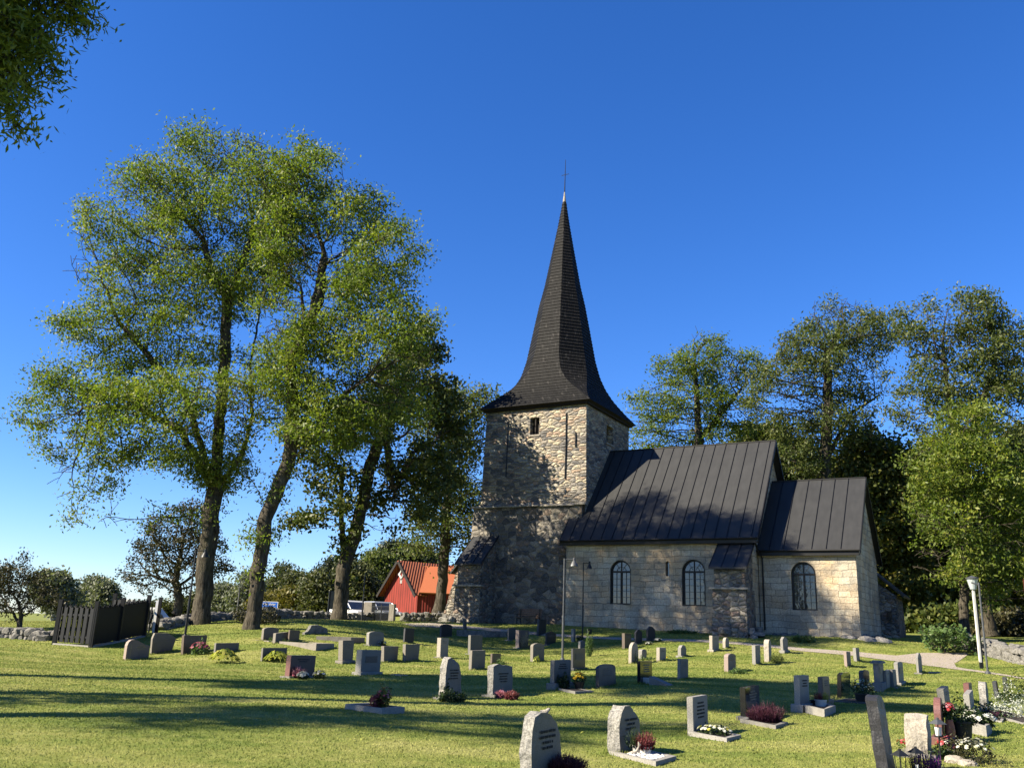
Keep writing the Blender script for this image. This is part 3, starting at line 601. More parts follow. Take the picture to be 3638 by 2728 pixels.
tree('ash_tree',cb,lob(15.5,[(10,20,80,75),(95,-20,80,45),(-10,130,60,65),(55,85,45,45),(-100,60,120,170),(-60,-150,180,110),(0,220,40,30),(165,-10,40,25)],k=.7),[([(-15.5,15.5,zb-.4),(-15.4,15.5,zb+4.5),(-15.2,15.5,zb+8.6)],None),(px(15.5,[(-150,180),(-30,100)]),0),(px(15.5,[(-80,-60),(60,-20)]),0)],.3,M['ash'],M['bark'],'large ash whose leafy twigs hang into the top left of the sky','tree','ash trees standing left of the lawn',seed=73,natt=2400,tmax=4,per=13,blob=.22,size=.17,asp=.27,expo=.6)
off(-24,18.4,24,13,5.0,79,M['ash'],'tall bare stemmed ash outside the left edge, farther back',natt=1300,per=44,r0=.42,size=.32)
off(-20.0,9.6,16,10.5,2.4,83,M['ash'],'bare stemmed ash outside the left edge, nearer the viewer',natt=350,r0=.36)
off(-19,13.4,9,2.8,2.1,89,M['ash'],'low ash between the taller ones outside the left edge',natt=400)
# small trees and bushes
def bush(name,x,y,d,L,leaf,label,cat,seed,r0=.12,group=None,natt=500,step=.3,per=14,blob=.25,size=.14,asp=.6,kill=.5,infl=3,sk=None,tmax=3,drop=0,gap=.42,hollow=.2,trunkm='barkdark',expo=.5,rmin=.008):
    p=P(x,y,d); b=Vector((p.x,p.y,tz(p.x,p.y)-.05)); c=P(L[0][0],L[0][1],d)
    s=[([tuple(b)]+px(d,sk or [(x,y-8)]),None)]
    return tree(name,b,lob(d,L,k=.7) if d>20 else lob(d,L,k=.9),s,r0,leaf,M[trunkm],label,cat,group,seed=seed,natt=natt,step=step,infl=infl,kill=kill,tmax=tmax,per=per,blob=blob,size=size,asp=asp,drop=drop,gap=gap,expo=expo,flare=1.2,hollow=hollow,rmin=rmin)
bush('hawthorn_tree',383,1330,60,[(380,1150,80,45),(330,1190,55,40),(430,1170,60,50),(300,1240,45,30),(380,1230,80,40),(460,1220,45,35),(410,1110,35,35),(350,1260,60,20)],M['haw'],'round brownish green hawthorn tree behind the tall black lamp post','tree',97,r0=.28,natt=1500,step=.35,kill=.6,infl=4,per=12,blob=.24,size=.17,drop=.3,gap=.9,sk=[(386,1290),(380,1250)])
bush('hawthorn_bush',45,1345,46,[(40,1250,50,30),(90,1290,45,25),(20,1300,40,30),(-20,1260,50,40),(45,1215,8,25),(120,1300,25,12)],M['haw'],'wild brown green hawthorn bush at the left edge behind the black fence','bush',101,r0=.12,natt=1300,per=9,blob=.16,size=.12,drop=.35,gap=1.2)
bush('elderberry_shrub',2040,1405,47,[(2010,1365,25,16),(2050,1370,35,22),(2080,1385,25,18),(2030,1392,30,12),(2060,1395,35,12)],M['leafmid'],'large leafed green shrub beside the gravel at the path end','shrub',103,r0=.05,natt=420,drop=.35,gap=1.5,per=5,blob=.14,size=.2,asp=.7)
# wood and bushes far behind
def far(name,x,y,d,L,leaf,label,cat,seed,**k):
    a=dict(natt=480,step=1.0,kill=1.6,infl=8,per=30,blob=.6,size=.33,asp=.6,r0=.22,tmax=3,drop=.22,gap=.5,group='trees far behind the churchyard wall'); a.update(k)
    return bush(name,x,y,d,L,leaf,label,cat,seed,**a)
far('birch_tree',205,1325,115,[(205,1262,12,14),(200,1285,18,16),(210,1305,20,12)],M['birch'],'pale slender birch far away, left of its twin','tree',201,trunkm='birchbark')
far('birch_tree',232,1325,112,[(233,1272,11,14),(230,1295,16,14)],M['birch'],'pale slender birch far away, right of its twin','tree',202,trunkm='birchbark')
far('pine_tree',182,1325,125,[(182,1300,16,12),(165,1312,18,8)],M['conifer'],'low dark conifer beside the pale birches far away','tree',203)
far('birch_tree',118,1325,80,[(115,1265,14,22),(120,1295,20,16)],M['birch'],'pale green birch behind the bush at the left edge','tree',204,trunkm='birchbark')
far('willow_tree',480,1328,105,[(478,1290,22,25),(495,1305,14,14)],M['birch'],'greyish willow far behind, just right of the leftmost big trunk','tree',205)
far('birch_tree',535,1328,100,[(540,1265,16,30),(525,1300,22,20)],M['birch'],'hazy leafless looking birch behind the second big trunk','tree',206,per=12,trunkm='birchbark')
far('pine_tree',610,1326,120,[(608,1226,12,12),(612,1248,24,14),(605,1270,26,16),(615,1295,30,18)],M['far'],'distant pine rising above the hedge beside the small street lamp','tree',207,natt=600)
far('alder_tree',650,1328,112,[(645,1262,24,20),(660,1290,30,24)],M['far'],'dark green alder behind the yellowing bush','tree',208)
far('sallow_bush',600,1330,90,[(600,1305,30,14),(570,1312,22,10)],M['fary'],'yellow green sallow bush behind the blue road sign','bush',209)
far('sallow_bush',640,1330,88,[(638,1298,24,18),(650,1312,30,12)],M['fary'],'yellowing sallow bush right of the small street lamp','bush',210)
far('sallow_tree',695,1332,86,[(690,1270,28,26),(700,1300,34,24),(680,1315,30,12)],M['far'],'grey green sallow left of the dark maple trunk','tree',211)
far('sallow_tree',765,1334,95,[(770,1245,30,30),(780,1285,36,30),(800,1310,30,16)],M['far'],'green sallow tree behind the white car','tree',212,natt=600)
far('alder_tree',815,1334,105,[(815,1215,26,26),(820,1255,34,34),(840,1290,30,24)],M['ash_b'],'green alder standing left of the red barn gable','tree',213,natt=700)
far('spruce_tree',880,1334,120,[(850,1195,30,24),(890,1200,36,24),(920,1215,30,24)],M['conifer'],'dark spruce behind the ridge of the red barn','tree',214,natt=600)
far('spruce_tree',725,1334,130,[(730,1235,30,26),(700,1250,26,22)],M['conifer'],'dark spruce top far behind the maple trunk','tree',215)
far('bush',300,1330,120,[(290,1318,40,8),(340,1316,40,9)],M['far'],'low dark bushes far behind the black fence','bush',216)
far('willow_tree',430,1330,120,[(440,1300,24,20),(410,1312,30,12)],M['far'],'dull green willow between hawthorn and big trunk','tree',217)
far('undergrowth_bush',2080,1368,72,[(1960,1350,40,14),(2010,1345,40,20),(2070,1340,50,25),(2130,1345,40,20)],M['maple'],'dark undergrowth behind the large leafed shrub','bush',231,natt=500,size=.4)
far('undergrowth_bush',2190,1375,66,[(2170,1360,40,18),(2220,1355,50,25)],M['haw'],'brownish undergrowth above the pale stone wall at the right','bush',232,natt=400,size=.3)
far('forest_edge_tree',2000,1365,100,[(1990,1240,60,60),(2040,1300,60,50),(1950,1320,60,30)],M['maple_y'],'shaded forest tree behind the shrub','tree',218,natt=600,size=.45,drop=.1)
far('forest_edge_tree',2110,1365,100,[(2110,1200,70,80),(2130,1300,70,50)],M['maple_y'],'shaded forest tree behind the white lamp post','tree',219,natt=600,size=.45,drop=.1)
far('forest_edge_tree',2230,1365,98,[(2220,1180,70,90),(2230,1300,70,50)],M['maple_y'],'shaded forest tree at the right edge','tree',220,natt=600,size=.45,drop=.1)
far('forest_edge_tree',1900,1365,104,[(1890,1200,70,80),(1900,1300,60,50)],M['maple_y'],'shaded forest tree right behind the chancel','tree',221,natt=600,size=.45,drop=.1)
# ---------------------------------------------------------------- church
church=empty('church',C(0,0,-5.4),-.513,'old stone church with rubble tower, tall black shingled spire and black sheet roofs','church')
Z0=5.4   # child coordinates: x east, y north, z above the church foot;  w = z - Z0
def arch_pts(u0,u1,wb,ws,n=14):
    r=(u1-u0)/2; c=(u0+u1)/2
    return [(u0,wb),(u1,wb)]+[(c+r*math.cos(a),ws+r*math.sin(a)) for a in [PI*i/n for i in range(n+1)]]
def wall_holes(mb,outline,holes,v,depth=.45,plane='v'):
    """outer face in the (along, up) plane with openings and their reveals. plane v: along = u; plane u: along = v"""
    def T(a,wz,d): return (a,v+d,wz+Z0) if plane=='v' else (v-d,a,wz+Z0)
    loops=[outline]+holes; flat=[q for l in loops for q in l]
    tri=geometry.tessellate_polygon([[Vector((a,b_,0)) for a,b_ in l] for l in loops])
    mb.add([T(a,b_,0) for a,b_ in flat],[tuple(f) for f in tri])
    for h in holes:
        n=len(h); mb.add([T(a,b_,0) for a,b_ in h]+[T(a,b_,depth) for a,b_ in h],[(i,(i+1)%n,n+(i+1)%n,n+i) for i in range(n)])
def fixn(me):
    bm=bmesh.new(); bm.from_mesh(me); bmesh.ops.remove_doubles(bm,verts=bm.verts,dist=1e-4); bmesh.ops.recalc_face_normals(bm,faces=bm.faces); bm.to_mesh(me); bm.free(); return me
SL=6.85/5.85
GB=-6.4
WIN=[(-9.26,-7.86,-3.96,-1.98),(-4.60,-3.16,-3.97,-1.98)]
CW=(1.53,2.93,-4.04,-2.02)
# nave
m=MB(); slit=[(-5.62,-2.25),(-5.38,-2.25),(-5.38,-1.45),(-5.5,-1.33),(-5.62,-1.45)]
wall_holes(m,[(-12.3,GB),(-.35,GB),(-.35,.05),(-12.3,.05)],[arch_pts(*WIN[0]),arch_pts(*WIN[1]),slit],.27)
def gable(u,v0,v1,wt,wr,flip): m.add([(u,v0,GB+Z0),(u,v1,GB+Z0),(u,v1,wt+Z0),(u,(v0+v1)/2,wr+Z0),(u,v0,wt+Z0)],[(0,1,2,3,4)])
gable(-.35,.27,11.43,.05,6.6,0); gable(-12.3,.27,11.43,.05,6.6,0)
m.add([(-12.3,11.43,GB+Z0),(-.35,11.43,GB+Z0),(-.35,11.43,Z0),(-12.3,11.43,Z0)],[(0,1,2,3)])
link('nave_wall',fixn(m.mesh()),M['ashlar'],church)
# chancel
m=MB(); wall_holes(m,[(-.3,GB),(5.15,GB),(5.15,-.62),(-.3,-.62)],[arch_pts(*CW)],1.53)
gable(5.15,1.53,10.29,-.62,3.95,0)
m.add([(-.3,10.29,GB+Z0),(5.15,10.29,GB+Z0),(5.15,10.29,-.62+Z0),(-.3,10.29,-.62+Z0)],[(0,1,2,3)])
link('chancel_wall',fixn(m.mesh()),M['ashlar'],church)
def roof(name,u0,u1,ve,we,vr,wr,seam0,seamd,notch=None):
    """saddle roof with real standing seams, fascia boards and verge boards"""
    t=.12; m=MB()
    for sgn in (1,-1):
        V_=lambda v: v if sgn>0 else 2*vr-v
        q=lambda u,v,w_: (u,V_(v),w_+Z0)
        m.add([q(u0,ve,we),q(u1,ve,we),q(u1,vr,wr),q(u0,vr,wr),q(u0,ve,we-t),q(u1,ve,we-t),q(u1,vr,wr-t),q(u0,vr,wr-t)],
          [(0,1,2,3),(4,7,6,5),(0,4,5,1),(1,5,6,2),(3,7,4,0)])
    o=link(name,fixn(m.mesh()),M['roof'],church)
    m=MB(); u=u0+seamd*.9; sl=(wr-we)/(vr-ve); nx=Vector((0,-sl,1)).normalized()*.045
    while u<u1-.2:
        a=Vector((u,ve,we+Z0)); b=Vector((u,vr,wr+Z0))
        m.hexa([a-Vector((.013,0,0)),a+Vector((.013,0,0)),b+Vector((.013,0,0)),b-Vector((.013,0,0))],[a+nx-Vector((.013,0,0)),a+nx+Vector((.013,0,0)),b+nx+Vector((.013,0,0)),b+nx-Vector((.013,0,0))]); u+=seamd
    m.box((u0,vr-.06,wr+Z0-.02),(u1,vr+.06,wr+Z0+.045))
    m.build('seams',M['black'],o)
    m=MB(); m.box((u0+.02,ve-.03,we+Z0-.36),(u1-.04,ve+.06,we+Z0-.03))       # fascia with gutter
    m.tube([(u0,ve-.09,we+Z0-.08),(u1,ve-.09,we+Z0-.08)],.065,8)
    n=Vector((0,-sl,1)).normalized()
    for uu in ((u1,) if notch else (u0,u1)):
        for sgn in (1,-1):
            a=Vector((uu,ve if sgn>0 else 2*vr-ve,we+Z0)); b=Vector((uu,vr,wr+Z0)); d=Vector((0,0,-.30)); e=Vector((.05 if uu==u1 else -.05,0,0))
            m.hexa([a+d,a+d+e,b+d+e,b+d],[a+Vector((0,0,.03)),a+e+Vector((0,0,.03)),b+e+Vector((0,0,.03)),b+Vector((0,0,.03))])
    m.build('fascia',M['black'],o)
    for sgn in (1,-1):
        m=MB(); V_=lambda v: v if sgn>0 else 2*vr-v
        m.box((u0+.05,min(V_(ve+.02),V_(ve+.55)),we+Z0-.30),(u1-.05,max(V_(ve+.02),V_(ve+.55)),we+Z0-.26))
        m.build('soffit',M['soffit'],o)
    return o
roof('nave_roof',-12.62,.05,0,0,5.85,6.85,0,.73)
roof('chancel_roof',-.3,5.42,1.26,-.63,5.91,4.15,0,.80,notch=True)
# tower
tU0,tU1,tV0,tV1=-19.52,-11.65,1.6,9.47
LEDW=2.45
m=MB(); hole=[[( -15.95,7.5),(-15.22,7.5),(-15.22,8.75),(-15.95,8.75)]]
wall_holes(m,[(tU0-.22,LEDW),(tU1+.10,LEDW),(tU1,9.62),(tU0,9.62)],hole,tV0,.7)
wall_holes(m,[(tV0,0),(tV1,0),(tV1,9.62),(tV0,9.62)],[[(5.2,7.4),(6.4,7.4),(6.4,8.7),(5.2,8.7)]],tU1,.7,'u')
for (a,b,c,d) in (((tU0-.22,tV1,LEDW),(tU1,tV1,LEDW),(tU1,tV1,9.62),(tU0,tV1,9.62)),((tU0-.22,tV0,LEDW),(tU0-.22,tV1,LEDW),(tU0,tV1,9.62),(tU0,tV0,9.62))):
    m.add([(q[0],q[1],q[2]+Z0) for q in (a,b,c,d)],[(0,1,2,3)])
me=fixn(m.mesh()); link('tower_upper_wall',me,M['tower_up'],church)
lo0,lo1=tU0-.62,-11.75
m=MB(); g=GB+Z0; z=LEDW+Z0
m.hexa([(lo0-.35,1.2,g),(lo1,1.2,g),(lo1,9.9,g),(lo0-.35,9.9,g)],[(lo0,1.35,z),(lo1,1.35,z),(lo1,9.8,z),(lo0,9.8,z)])
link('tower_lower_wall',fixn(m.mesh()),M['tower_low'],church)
m=MB()
r_=random.Random(5); u=lo0-.12
while u<tU1+.15:
    L=r_.uniform(.9,1.7); u2=min(u+L,tU1+.2); dz=r_.uniform(-.02,.02); m.hexa([(u,1.18,z-.03+dz),(u2-.015,1.18+r_.uniform(-.03,.03),z-.03+dz),(u2-.015,1.7,z+.02),(u,1.7,z+.02)],[(u,1.19,z+.07+dz),(u2-.015,1.19,z+.07+dz),(u2-.015,1.72,z+.2),(u,1.72,z+.2)]); u=u2
m.hexa([(lo0-.14,1.2,z-.02),(lo0+.5,1.2,z-.02),(lo0+.5,9.8,z-.02),(lo0-.14,9.8,z-.02)],[(lo0-.12,1.22,z+.06),(lo0+.7,1.22,z+.2),(lo0+.7,9.7,z+.2),(lo0-.12,9.7,z+.06)])
m.build('ledge',M['slab'],church)
# belfry openings: boards and louvre set back
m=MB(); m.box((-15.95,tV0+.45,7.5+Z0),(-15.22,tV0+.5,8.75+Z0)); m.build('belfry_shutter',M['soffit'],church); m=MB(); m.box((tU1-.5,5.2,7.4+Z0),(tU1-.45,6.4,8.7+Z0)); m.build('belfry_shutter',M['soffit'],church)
m=MB(); m.box((-16.02,tV0-.06,7.40+Z0),(-15.15,tV0+.3,7.5+Z0)); m.build('belfry_sill',M['slab'],church); m=MB(); m.box((tU1-.3,5.1,7.3+Z0),(tU1+.06,6.5,7.4+Z0)); m.build('belfry_sill',M['slab'],church)
m=MB(); m.box((-15.62,tV0+.10,7.5+Z0),(-15.54,tV0+.18,8.75+Z0)); m.build('belfry_frame',M['soffit'],church)
for (u,w0,w1) in ((-17.73,4.6,8.62),(-13.12,4.26,8.85),(-12.39,6.43,7.44)):
    off_=.10*(9.6-w0)/7; m=MB(); m.tube([(u,tV0-.05,w0+Z0),(u+.02,tV0-.05,(w0+w1)/2+Z0),(u,tV0-.04,w1+Z0)],.045,6)
    for k in range(3): zz=w0+Z0+(w1-w0)*(k+.5)/3; m.box((u-.07,tV0-.08,zz-.02),(u+.07,tV0+.02,zz+.02))
    m.build('wall_anchor_bar',M['darkiron'],church)
# spire: shingled courses, square at the eaves, eight sided above
prof=[(9.62,4.36,0),(10.0,4.02,.03),(10.6,3.58,.12),(11.2,3.22,.26),(11.9,2.93,.42),(12.7,2.68,.53),(13.95,2.40,.586),(16.4,1.98,.586),(18.5,1.61,.586),(20,1.28,.586),(23,.77,.586),(25.2,.41,.586),(26.5,.22,.586),(27.4,.10,.586)]
PW=[p[0] for p in prof];PA=[p[1] for p in prof];PK=[p[2] for p in prof]
def oct_ring(w_,grow_=0):
    a=float(np.interp(w_,PW,PA))+grow_; k=float(np.interp(w_,PW,PK)); c=a*k
    cu,cv=(tU0+tU1)/2,(tV0+tV1)/2
    pts=[(-a+c,-a),(a-c,-a),(a,-a+c),(a,a-c),(a-c,a),(-a+c,a),(-a,a-c),(-a,-a+c)]
    return [(cu+x,cv+y,w_+Z0) for x,y in pts]
m=MB(); ws=[]; w_=9.62
while w_<27.2:
    a1=float(np.interp(w_,PW,PA)); a2=float(np.interp(w_+.1,PW,PA)); slope=max(.0,(a1-a2)/.1); ws.append(w_); w_+=.27/math.sqrt(1+slope*slope)
ws.append(27.4)
for a,b_ in zip(ws[:-1],ws[1:]):
    lo=oct_ring(a-.02,.045); hi=oct_ring(b_,.0); und=oct_ring(a-.02,-.03)
    m.add(und+lo+hi,[(i,(i+1)%8,8+(i+1)%8,8+i) for i in range(8)]+[(8+i,8+(i+1)%8,16+(i+1)%8,16+i) for i in range(8)])
spire=m.build('spire',M['shingle'],church)
m=MB(); a0=4.36; cu,cv=(tU0+tU1)/2,(tV0+tV1)/2
m.hexa([(cu-3.9,cv-3.9,9.36+Z0),(cu+3.9,cv-3.9,9.36+Z0),(cu+3.9,cv+3.9,9.36+Z0),(cu-3.9,cv+3.9,9.36+Z0)],[(cu-a0,cv-a0,9.60+Z0),(cu+a0,cv-a0,9.60+Z0),(cu+a0,cv+a0,9.60+Z0),(cu-a0,cv+a0,9.60+Z0)])
m.box((cu-4.15,cv-4.15,9.40+Z0),(cu+4.15,cv+4.15,9.55+Z0)); m.build('eaves',M['soffit'],spire)
m=MB(); m.lathe((cu,cv,Z0),[(.16,26.9),(.13,27.4),(.05,28.1),(.035,28.2)],8); m.build('spire_cap',M['slab'],spire)
m=MB(); m.tube([(cu,cv,28.0+Z0),(cu+.02,cv,31.05+Z0)],[.045,.018],6); m.tube([(cu-.42,cv+.25,29.85+Z0),(cu+.44,cv-.25,29.55+Z0)],.025,6); m.build('cross',M['darkiron'],spire)
# buttresses
def buttress(name,u0,u1,vb,vf,wl,base,roofu0,roofu1,wr_top,wr_bot,vtop,mat='buttress'):
    m=MB(); zg=base+Z0
    m.hexa([(u0-.06,vf-.10,zg),(u1+.06,vf-.10,zg),(u1+.06,vb+.05,zg),(u0-.06,vb+.05,zg)],[(u0,vf,wl+Z0),(u1,vf,wl+Z0),(u1,vb+.05,wl+Z0),(u0,vb+.05,wl+Z0)])
    e=.08; s=(wr_top-wr_bot)/(vtop-vf)
    m.hexa([(u0+e,vf+.12,wl+Z0),(u1-e,vf+.12,wl+Z0),(u1-e,vb+.05,wl+Z0),(u0+e,vb+.05,wl+Z0)],[(u0+e,vf+.12,wr_bot+Z0-.10),(u1-e,vf+.12,wr_bot+Z0-.10),(u1-e,vb+.05,wr_bot+s*(vb-vf)+Z0-.12),(u0+e,vb+.05,wr_bot+s*(vb-vf)+Z0-.12)])
    me=rough_mesh(m.mesh(),.035,2.2,3,5); o=link(name,me,M[mat],church)
    m=MB(); m.box((u0-.16,vf-.16,wl+Z0-.04),(u1+.14,vf+.3,wl+Z0+.07)); m.build('ledge',M['slab'],o,bevel=.01)
    m=MB(); vf2=vf-.16; wb2=wr_bot-.05
    m.hexa([(roofu0,vf2,wb2+Z0),(roofu1,vf2,wb2+Z0),(roofu1,vtop,wr_top+Z0),(roofu0,vtop,wr_top+Z0)],[(roofu0,vf2,wb2+Z0+.1),(roofu1,vf2,wb2+Z0+.1),(roofu1,vtop,wr_top+Z0+.1),(roofu0,vtop,wr_top+Z0+.1)])
    ro=m.build('buttress_roof',M['roof'],o); m=MB(); k=3
    for i in range(k+1):
        uu=roofu0+.02+(roofu1-roofu0-.04)*i/k; m.hexa([(uu-.013,vf2,wb2+Z0+.1),(uu+.013,vf2,wb2+Z0+.1),(uu+.013,vtop,wr_top+Z0+.1),(uu-.013,vtop,wr_top+Z0+.1)],[(uu-.013,vf2,wb2+Z0+.145),(uu+.013,vf2,wb2+Z0+.145),(uu+.013,vtop,wr_top+Z0+.145),(uu-.013,vtop,wr_top+Z0+.145)])
    m.build('seams',M['black'],ro); return o
buttress('buttress',-2.2,-.3,.27,-1.6,-3.05,-6.2,-2.36,-.16,-.42,-1.93,.27)
buttress('buttress',-20.0,-18.05,1.3,-.75,-3.0,-6.0,-20.05,-17.95,.40,-1.60,1.34)
# west buttress, seen from its side
m=MB(); m.hexa([(-22.9,1.9,-6+Z0),(-20.2,1.9,-6+Z0),(-20.2,4.2,-6+Z0),(-22.9,4.2,-6+Z0)],[(-21.75,2.0,-1.95+Z0),(-20.1,2.0,.1+Z0),(-20.1,4.1,.1+Z0),(-21.75,4.1,-1.95+Z0)])
o=link('buttress',rough_mesh(m.mesh(),.06,1.6,8,5),M['buttress'],church)
m=MB(); m.hexa([(-22.1,1.8,-2.05+Z0),(-22.1,4.3,-2.05+Z0),(-19.9,4.3,.42+Z0),(-19.9,1.8,.42+Z0)],[(-22.15,1.8,-1.95+Z0),(-22.15,4.3,-1.95+Z0),(-19.95,4.3,.52+Z0),(-19.95,1.8,.52+Z0)]); link('buttress_roof',fixn(m.mesh()),M['roof'],o)
# boulders at the foot
def boulders(name,pts,smin,smax,mat,parent,seed):
    r=random.Random(seed); V=[];Fc=[]
    bm0=bmesh.new(); bmesh.ops.create_icosphere(bm0,subdivisions=2,radius=1); bv=[v.co.copy() for v in bm0.verts]; bf=[[v.index for v in f.verts] for f in bm0.faces]; bm0.free()
    for p in pts:
        s=r.uniform(smin,smax); sc=Vector((r.uniform(.8,1.4),r.uniform(.7,1.2),r.uniform(.55,.9)))*s; o_=Vector((r.random()*50,r.random()*50,0)); rot=Matrix.Rotation(r.uniform(0,6.28),3,'Z')@Matrix.Rotation(r.uniform(-.4,.4),3,'X')
        b=len(V)
        for v in bv:
            k=1+.38*mnoise.noise(v*1.3+o_)+.12*mnoise.noise(v*3+o_); q=Vector((max(-.72,min(.72,v.x*k))*1.2,max(-.72,min(.72,v.y*k))*1.2,max(-.7,min(.7,v.z*k))*1.2)); q=rot@Vector((q.x*sc.x,q.y*sc.y,q.z*sc.z)); V.append(tuple(Vector(p)+q))
        Fc+=[tuple(i+b for i in f) for f in bf]
    me=bpy.data.meshes.new(name); me.from_pydata(V,[],Fc); me.update(); return link(name,me,mat,parent)
r_=random.Random(3)
FS=lambda l: boulders('foundation_stones',l,.16,.34,M['g_moss'],church,len(l))
FS([(r_.uniform(-2.3,.4),r_.uniform(-1.75,-.9),r_.uniform(-.35,.10)) for _ in range(16)]+[(.15,-.9,.15),(.3,-1.3,-.1)])
FS([(u+r_.uniform(-.2,.2),1.45,-.25+r_.uniform(-.1,.12)) for u in np.arange(.5,5.4,.42)]+[(5.2,v,-.1+r_.uniform(-.1,.1)) for v in np.arange(1.5,9,.55)])
FS([(u+r_.uniform(-.2,.2),.22,-.28+r_.uniform(-.08,.08)) for u in np.arange(-12,-2.5,.45)])
boulders('foundation_stones',[(r_.uniform(-23,-20.3),r_.uniform(1.6,2.2),r_.uniform(-.4,.5)) for _ in range(18)],.2,.4,M['g_moss'],church,6)
boulders('foundation_stones',[(r_.uniform(-20.1,-18),-.85,r_.uniform(-.3,.2)) for _ in range(9)],.2,.4,M['g_moss'],church,9)
# arched windows
def arch_window(u0,u1,wb,ws,v,mv):
    r=(u1-u0)/2; c=(u0+u1)/2; ins=v+.20; zz=Z0
    arc=lambda rr,n=20:[(c+rr*math.cos(PI*i/n),ws+rr*math.sin(PI*i/n)) for i in range(n+1)]
    # frame = ring between two outlines, given thickness
    def ringpath(o1,i1,d0,d1,m):
        n=len(o1); vs=[(a,d0,b+zz) for a,b in o1]+[(a,d0,b+zz) for a,b in i1]+[(a,d1,b+zz) for a,b in o1]+[(a,d1,b+zz) for a,b in i1]; fs=[]
        for k in range(n-1): fs+= [(k,k+1,n+k+1,n+k),(n+k,n+k+1,3*n+k+1,3*n+k),(2*n+k,3*n+k,3*n+k+1,2*n+k+1),(k,2*n+k,2*n+k+1,k+1)]
        m.add(vs,fs)
    m=MB(); ro=r-.002; ri=r-.11
    o1=[(u1-.002,wb)]+arc(ro)+[(u0+.002,wb)]; i1=[(u1-.11,wb+.0)]+arc(ri)+[(u0+.11,wb+.0)]
    ringpath(o1,i1,ins-.05,ins+.05,m); m.box((u0-.06,ins-.16,wb+zz-.05),(u1+.06,ins+.08,wb+zz+.07))
    m.box((u0+.11,ins-.04,ws+zz-.06),(u1-.11,ins+.04,ws+zz+.05)); m.box((c-.05,ins-.045,wb+zz+.07),(c+.05,ins+.045,ws+zz-.06)); m.box((c-.025,ins-.03,ws+zz+.05),(c+.025,ins+.03,ws+ri+zz))
    fr=m.build('window',M['black'],church)
    m=MB()
    for sx in (-1,1):
        xm=c+sx*(r-.11+.05)/2; m.box((xm-.012,ins-.015,wb+zz+.07),(xm+.012,ins+.015,ws+zz-.06))
    h=ws-wb-.13
    for k in range(1,mv): zz2=wb+.07+h*k/mv+zz; m.box((u0+.11,ins-.017,zz2-.012),(c-.05,ins+.017,zz2+.012)); m.box((c+.05,ins-.017,zz2-.012),(u1-.11,ins+.017,zz2+.012))
    rr=ri*.52; n=10
    for k in range(n): a0_,a1_=PI*k/n,PI*(k+1)/n; m.tube([(c+rr*math.cos(a0_),ins,ws+rr*math.sin(a0_)+zz),(c+rr*math.cos(a1_),ins,ws+rr*math.sin(a1_)+zz)],.014,4)
    for a in (PI*.3,PI*.7): m.tube([(c+rr*.5*math.cos(a),ins,ws+rr*.5*math.sin(a)+zz),(c+ri*math.cos(a),ins,ws+ri*math.sin(a)+zz)],.013,4)
    m.build('muntins',M['paleframe'] if mv>4 else M['black'],fr)
    a=arc(ri); poly=[(u0+.1,wb+.05)]+[(u1-.1,wb+.05)]+a; m=MB(); m.add([(x,ins+.035,y+zz) for x,y in poly],[tuple(range(len(poly)))]); m.build('pane',M['glass'],fr)
    m=MB(); m.box((u0+.15,ins+.2,wb+zz+.1),(c-.1,ins+.22,ws+zz)); 
    return fr
for a in WIN: arch_window(*a,.27,5)
arch_window(*CW,1.53,5)
m=MB(); m.box((-5.6,.5,-2.25+Z0),(-5.4,.52,-1.3+Z0)); m.build('slit_window',M['glass'],church)
# dark inside behind all glass and small vent stone
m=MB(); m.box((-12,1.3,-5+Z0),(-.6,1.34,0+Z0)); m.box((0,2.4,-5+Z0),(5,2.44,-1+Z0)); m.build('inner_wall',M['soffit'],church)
# sacristy behind the chancel
m=MB()
m.hexa([(3.2,10.35,-6.3+Z0),(6.25,10.35,-6.3+Z0),(6.25,14,-6.3+Z0),(3.2,14,-6.3+Z0)],[(3.2,10.35,-.6+Z0),(6.15,10.35,-2.75+Z0),(6.15,14,-2.75+Z0),(3.2,14,-.6+Z0)])
o=link('sacristy_wall',rough_mesh(m.mesh(),.03,2,9,3),M['buttress'],church)
m=MB(); m.hexa([(3.1,10.3,.25+Z0),(6.6,10.3,-2.85+Z0),(6.6,14.3,-2.85+Z0),(3.1,14.3,.25+Z0)],[(3.1,10.3,.37+Z0),(6.65,10.3,-2.73+Z0),(6.65,14.3,-2.73+Z0),(3.1,14.3,.37+Z0)]); m.build('sacristy_roof',M['roof'],church)
m=MB(); m.box((5.6,10.2,-4.3+Z0),(5.85,10.33,-3.7+Z0)); m.build('window',M['glass'],church)
m=MB(); m.tube([(-.15,.3,-.35+Z0),(-.12,.9,-.9+Z0),(-.05,1.42,-1.1+Z0),(-.05,1.42,-5.2+Z0)],.05,8); m.build('downpipe',M['black'],church)
boulders('bedrock',[C(5.6,.9,-5.62),C(6.3,1.4,-5.75),C(4.6,1.1,-5.6),C(6.9,2.2,-5.9)],.3,.6,M['rock'],None,12)
tag(bpy.data.objects['bedrock'],'low grey bedrock breaking through the grass at the chancel corner','rock')
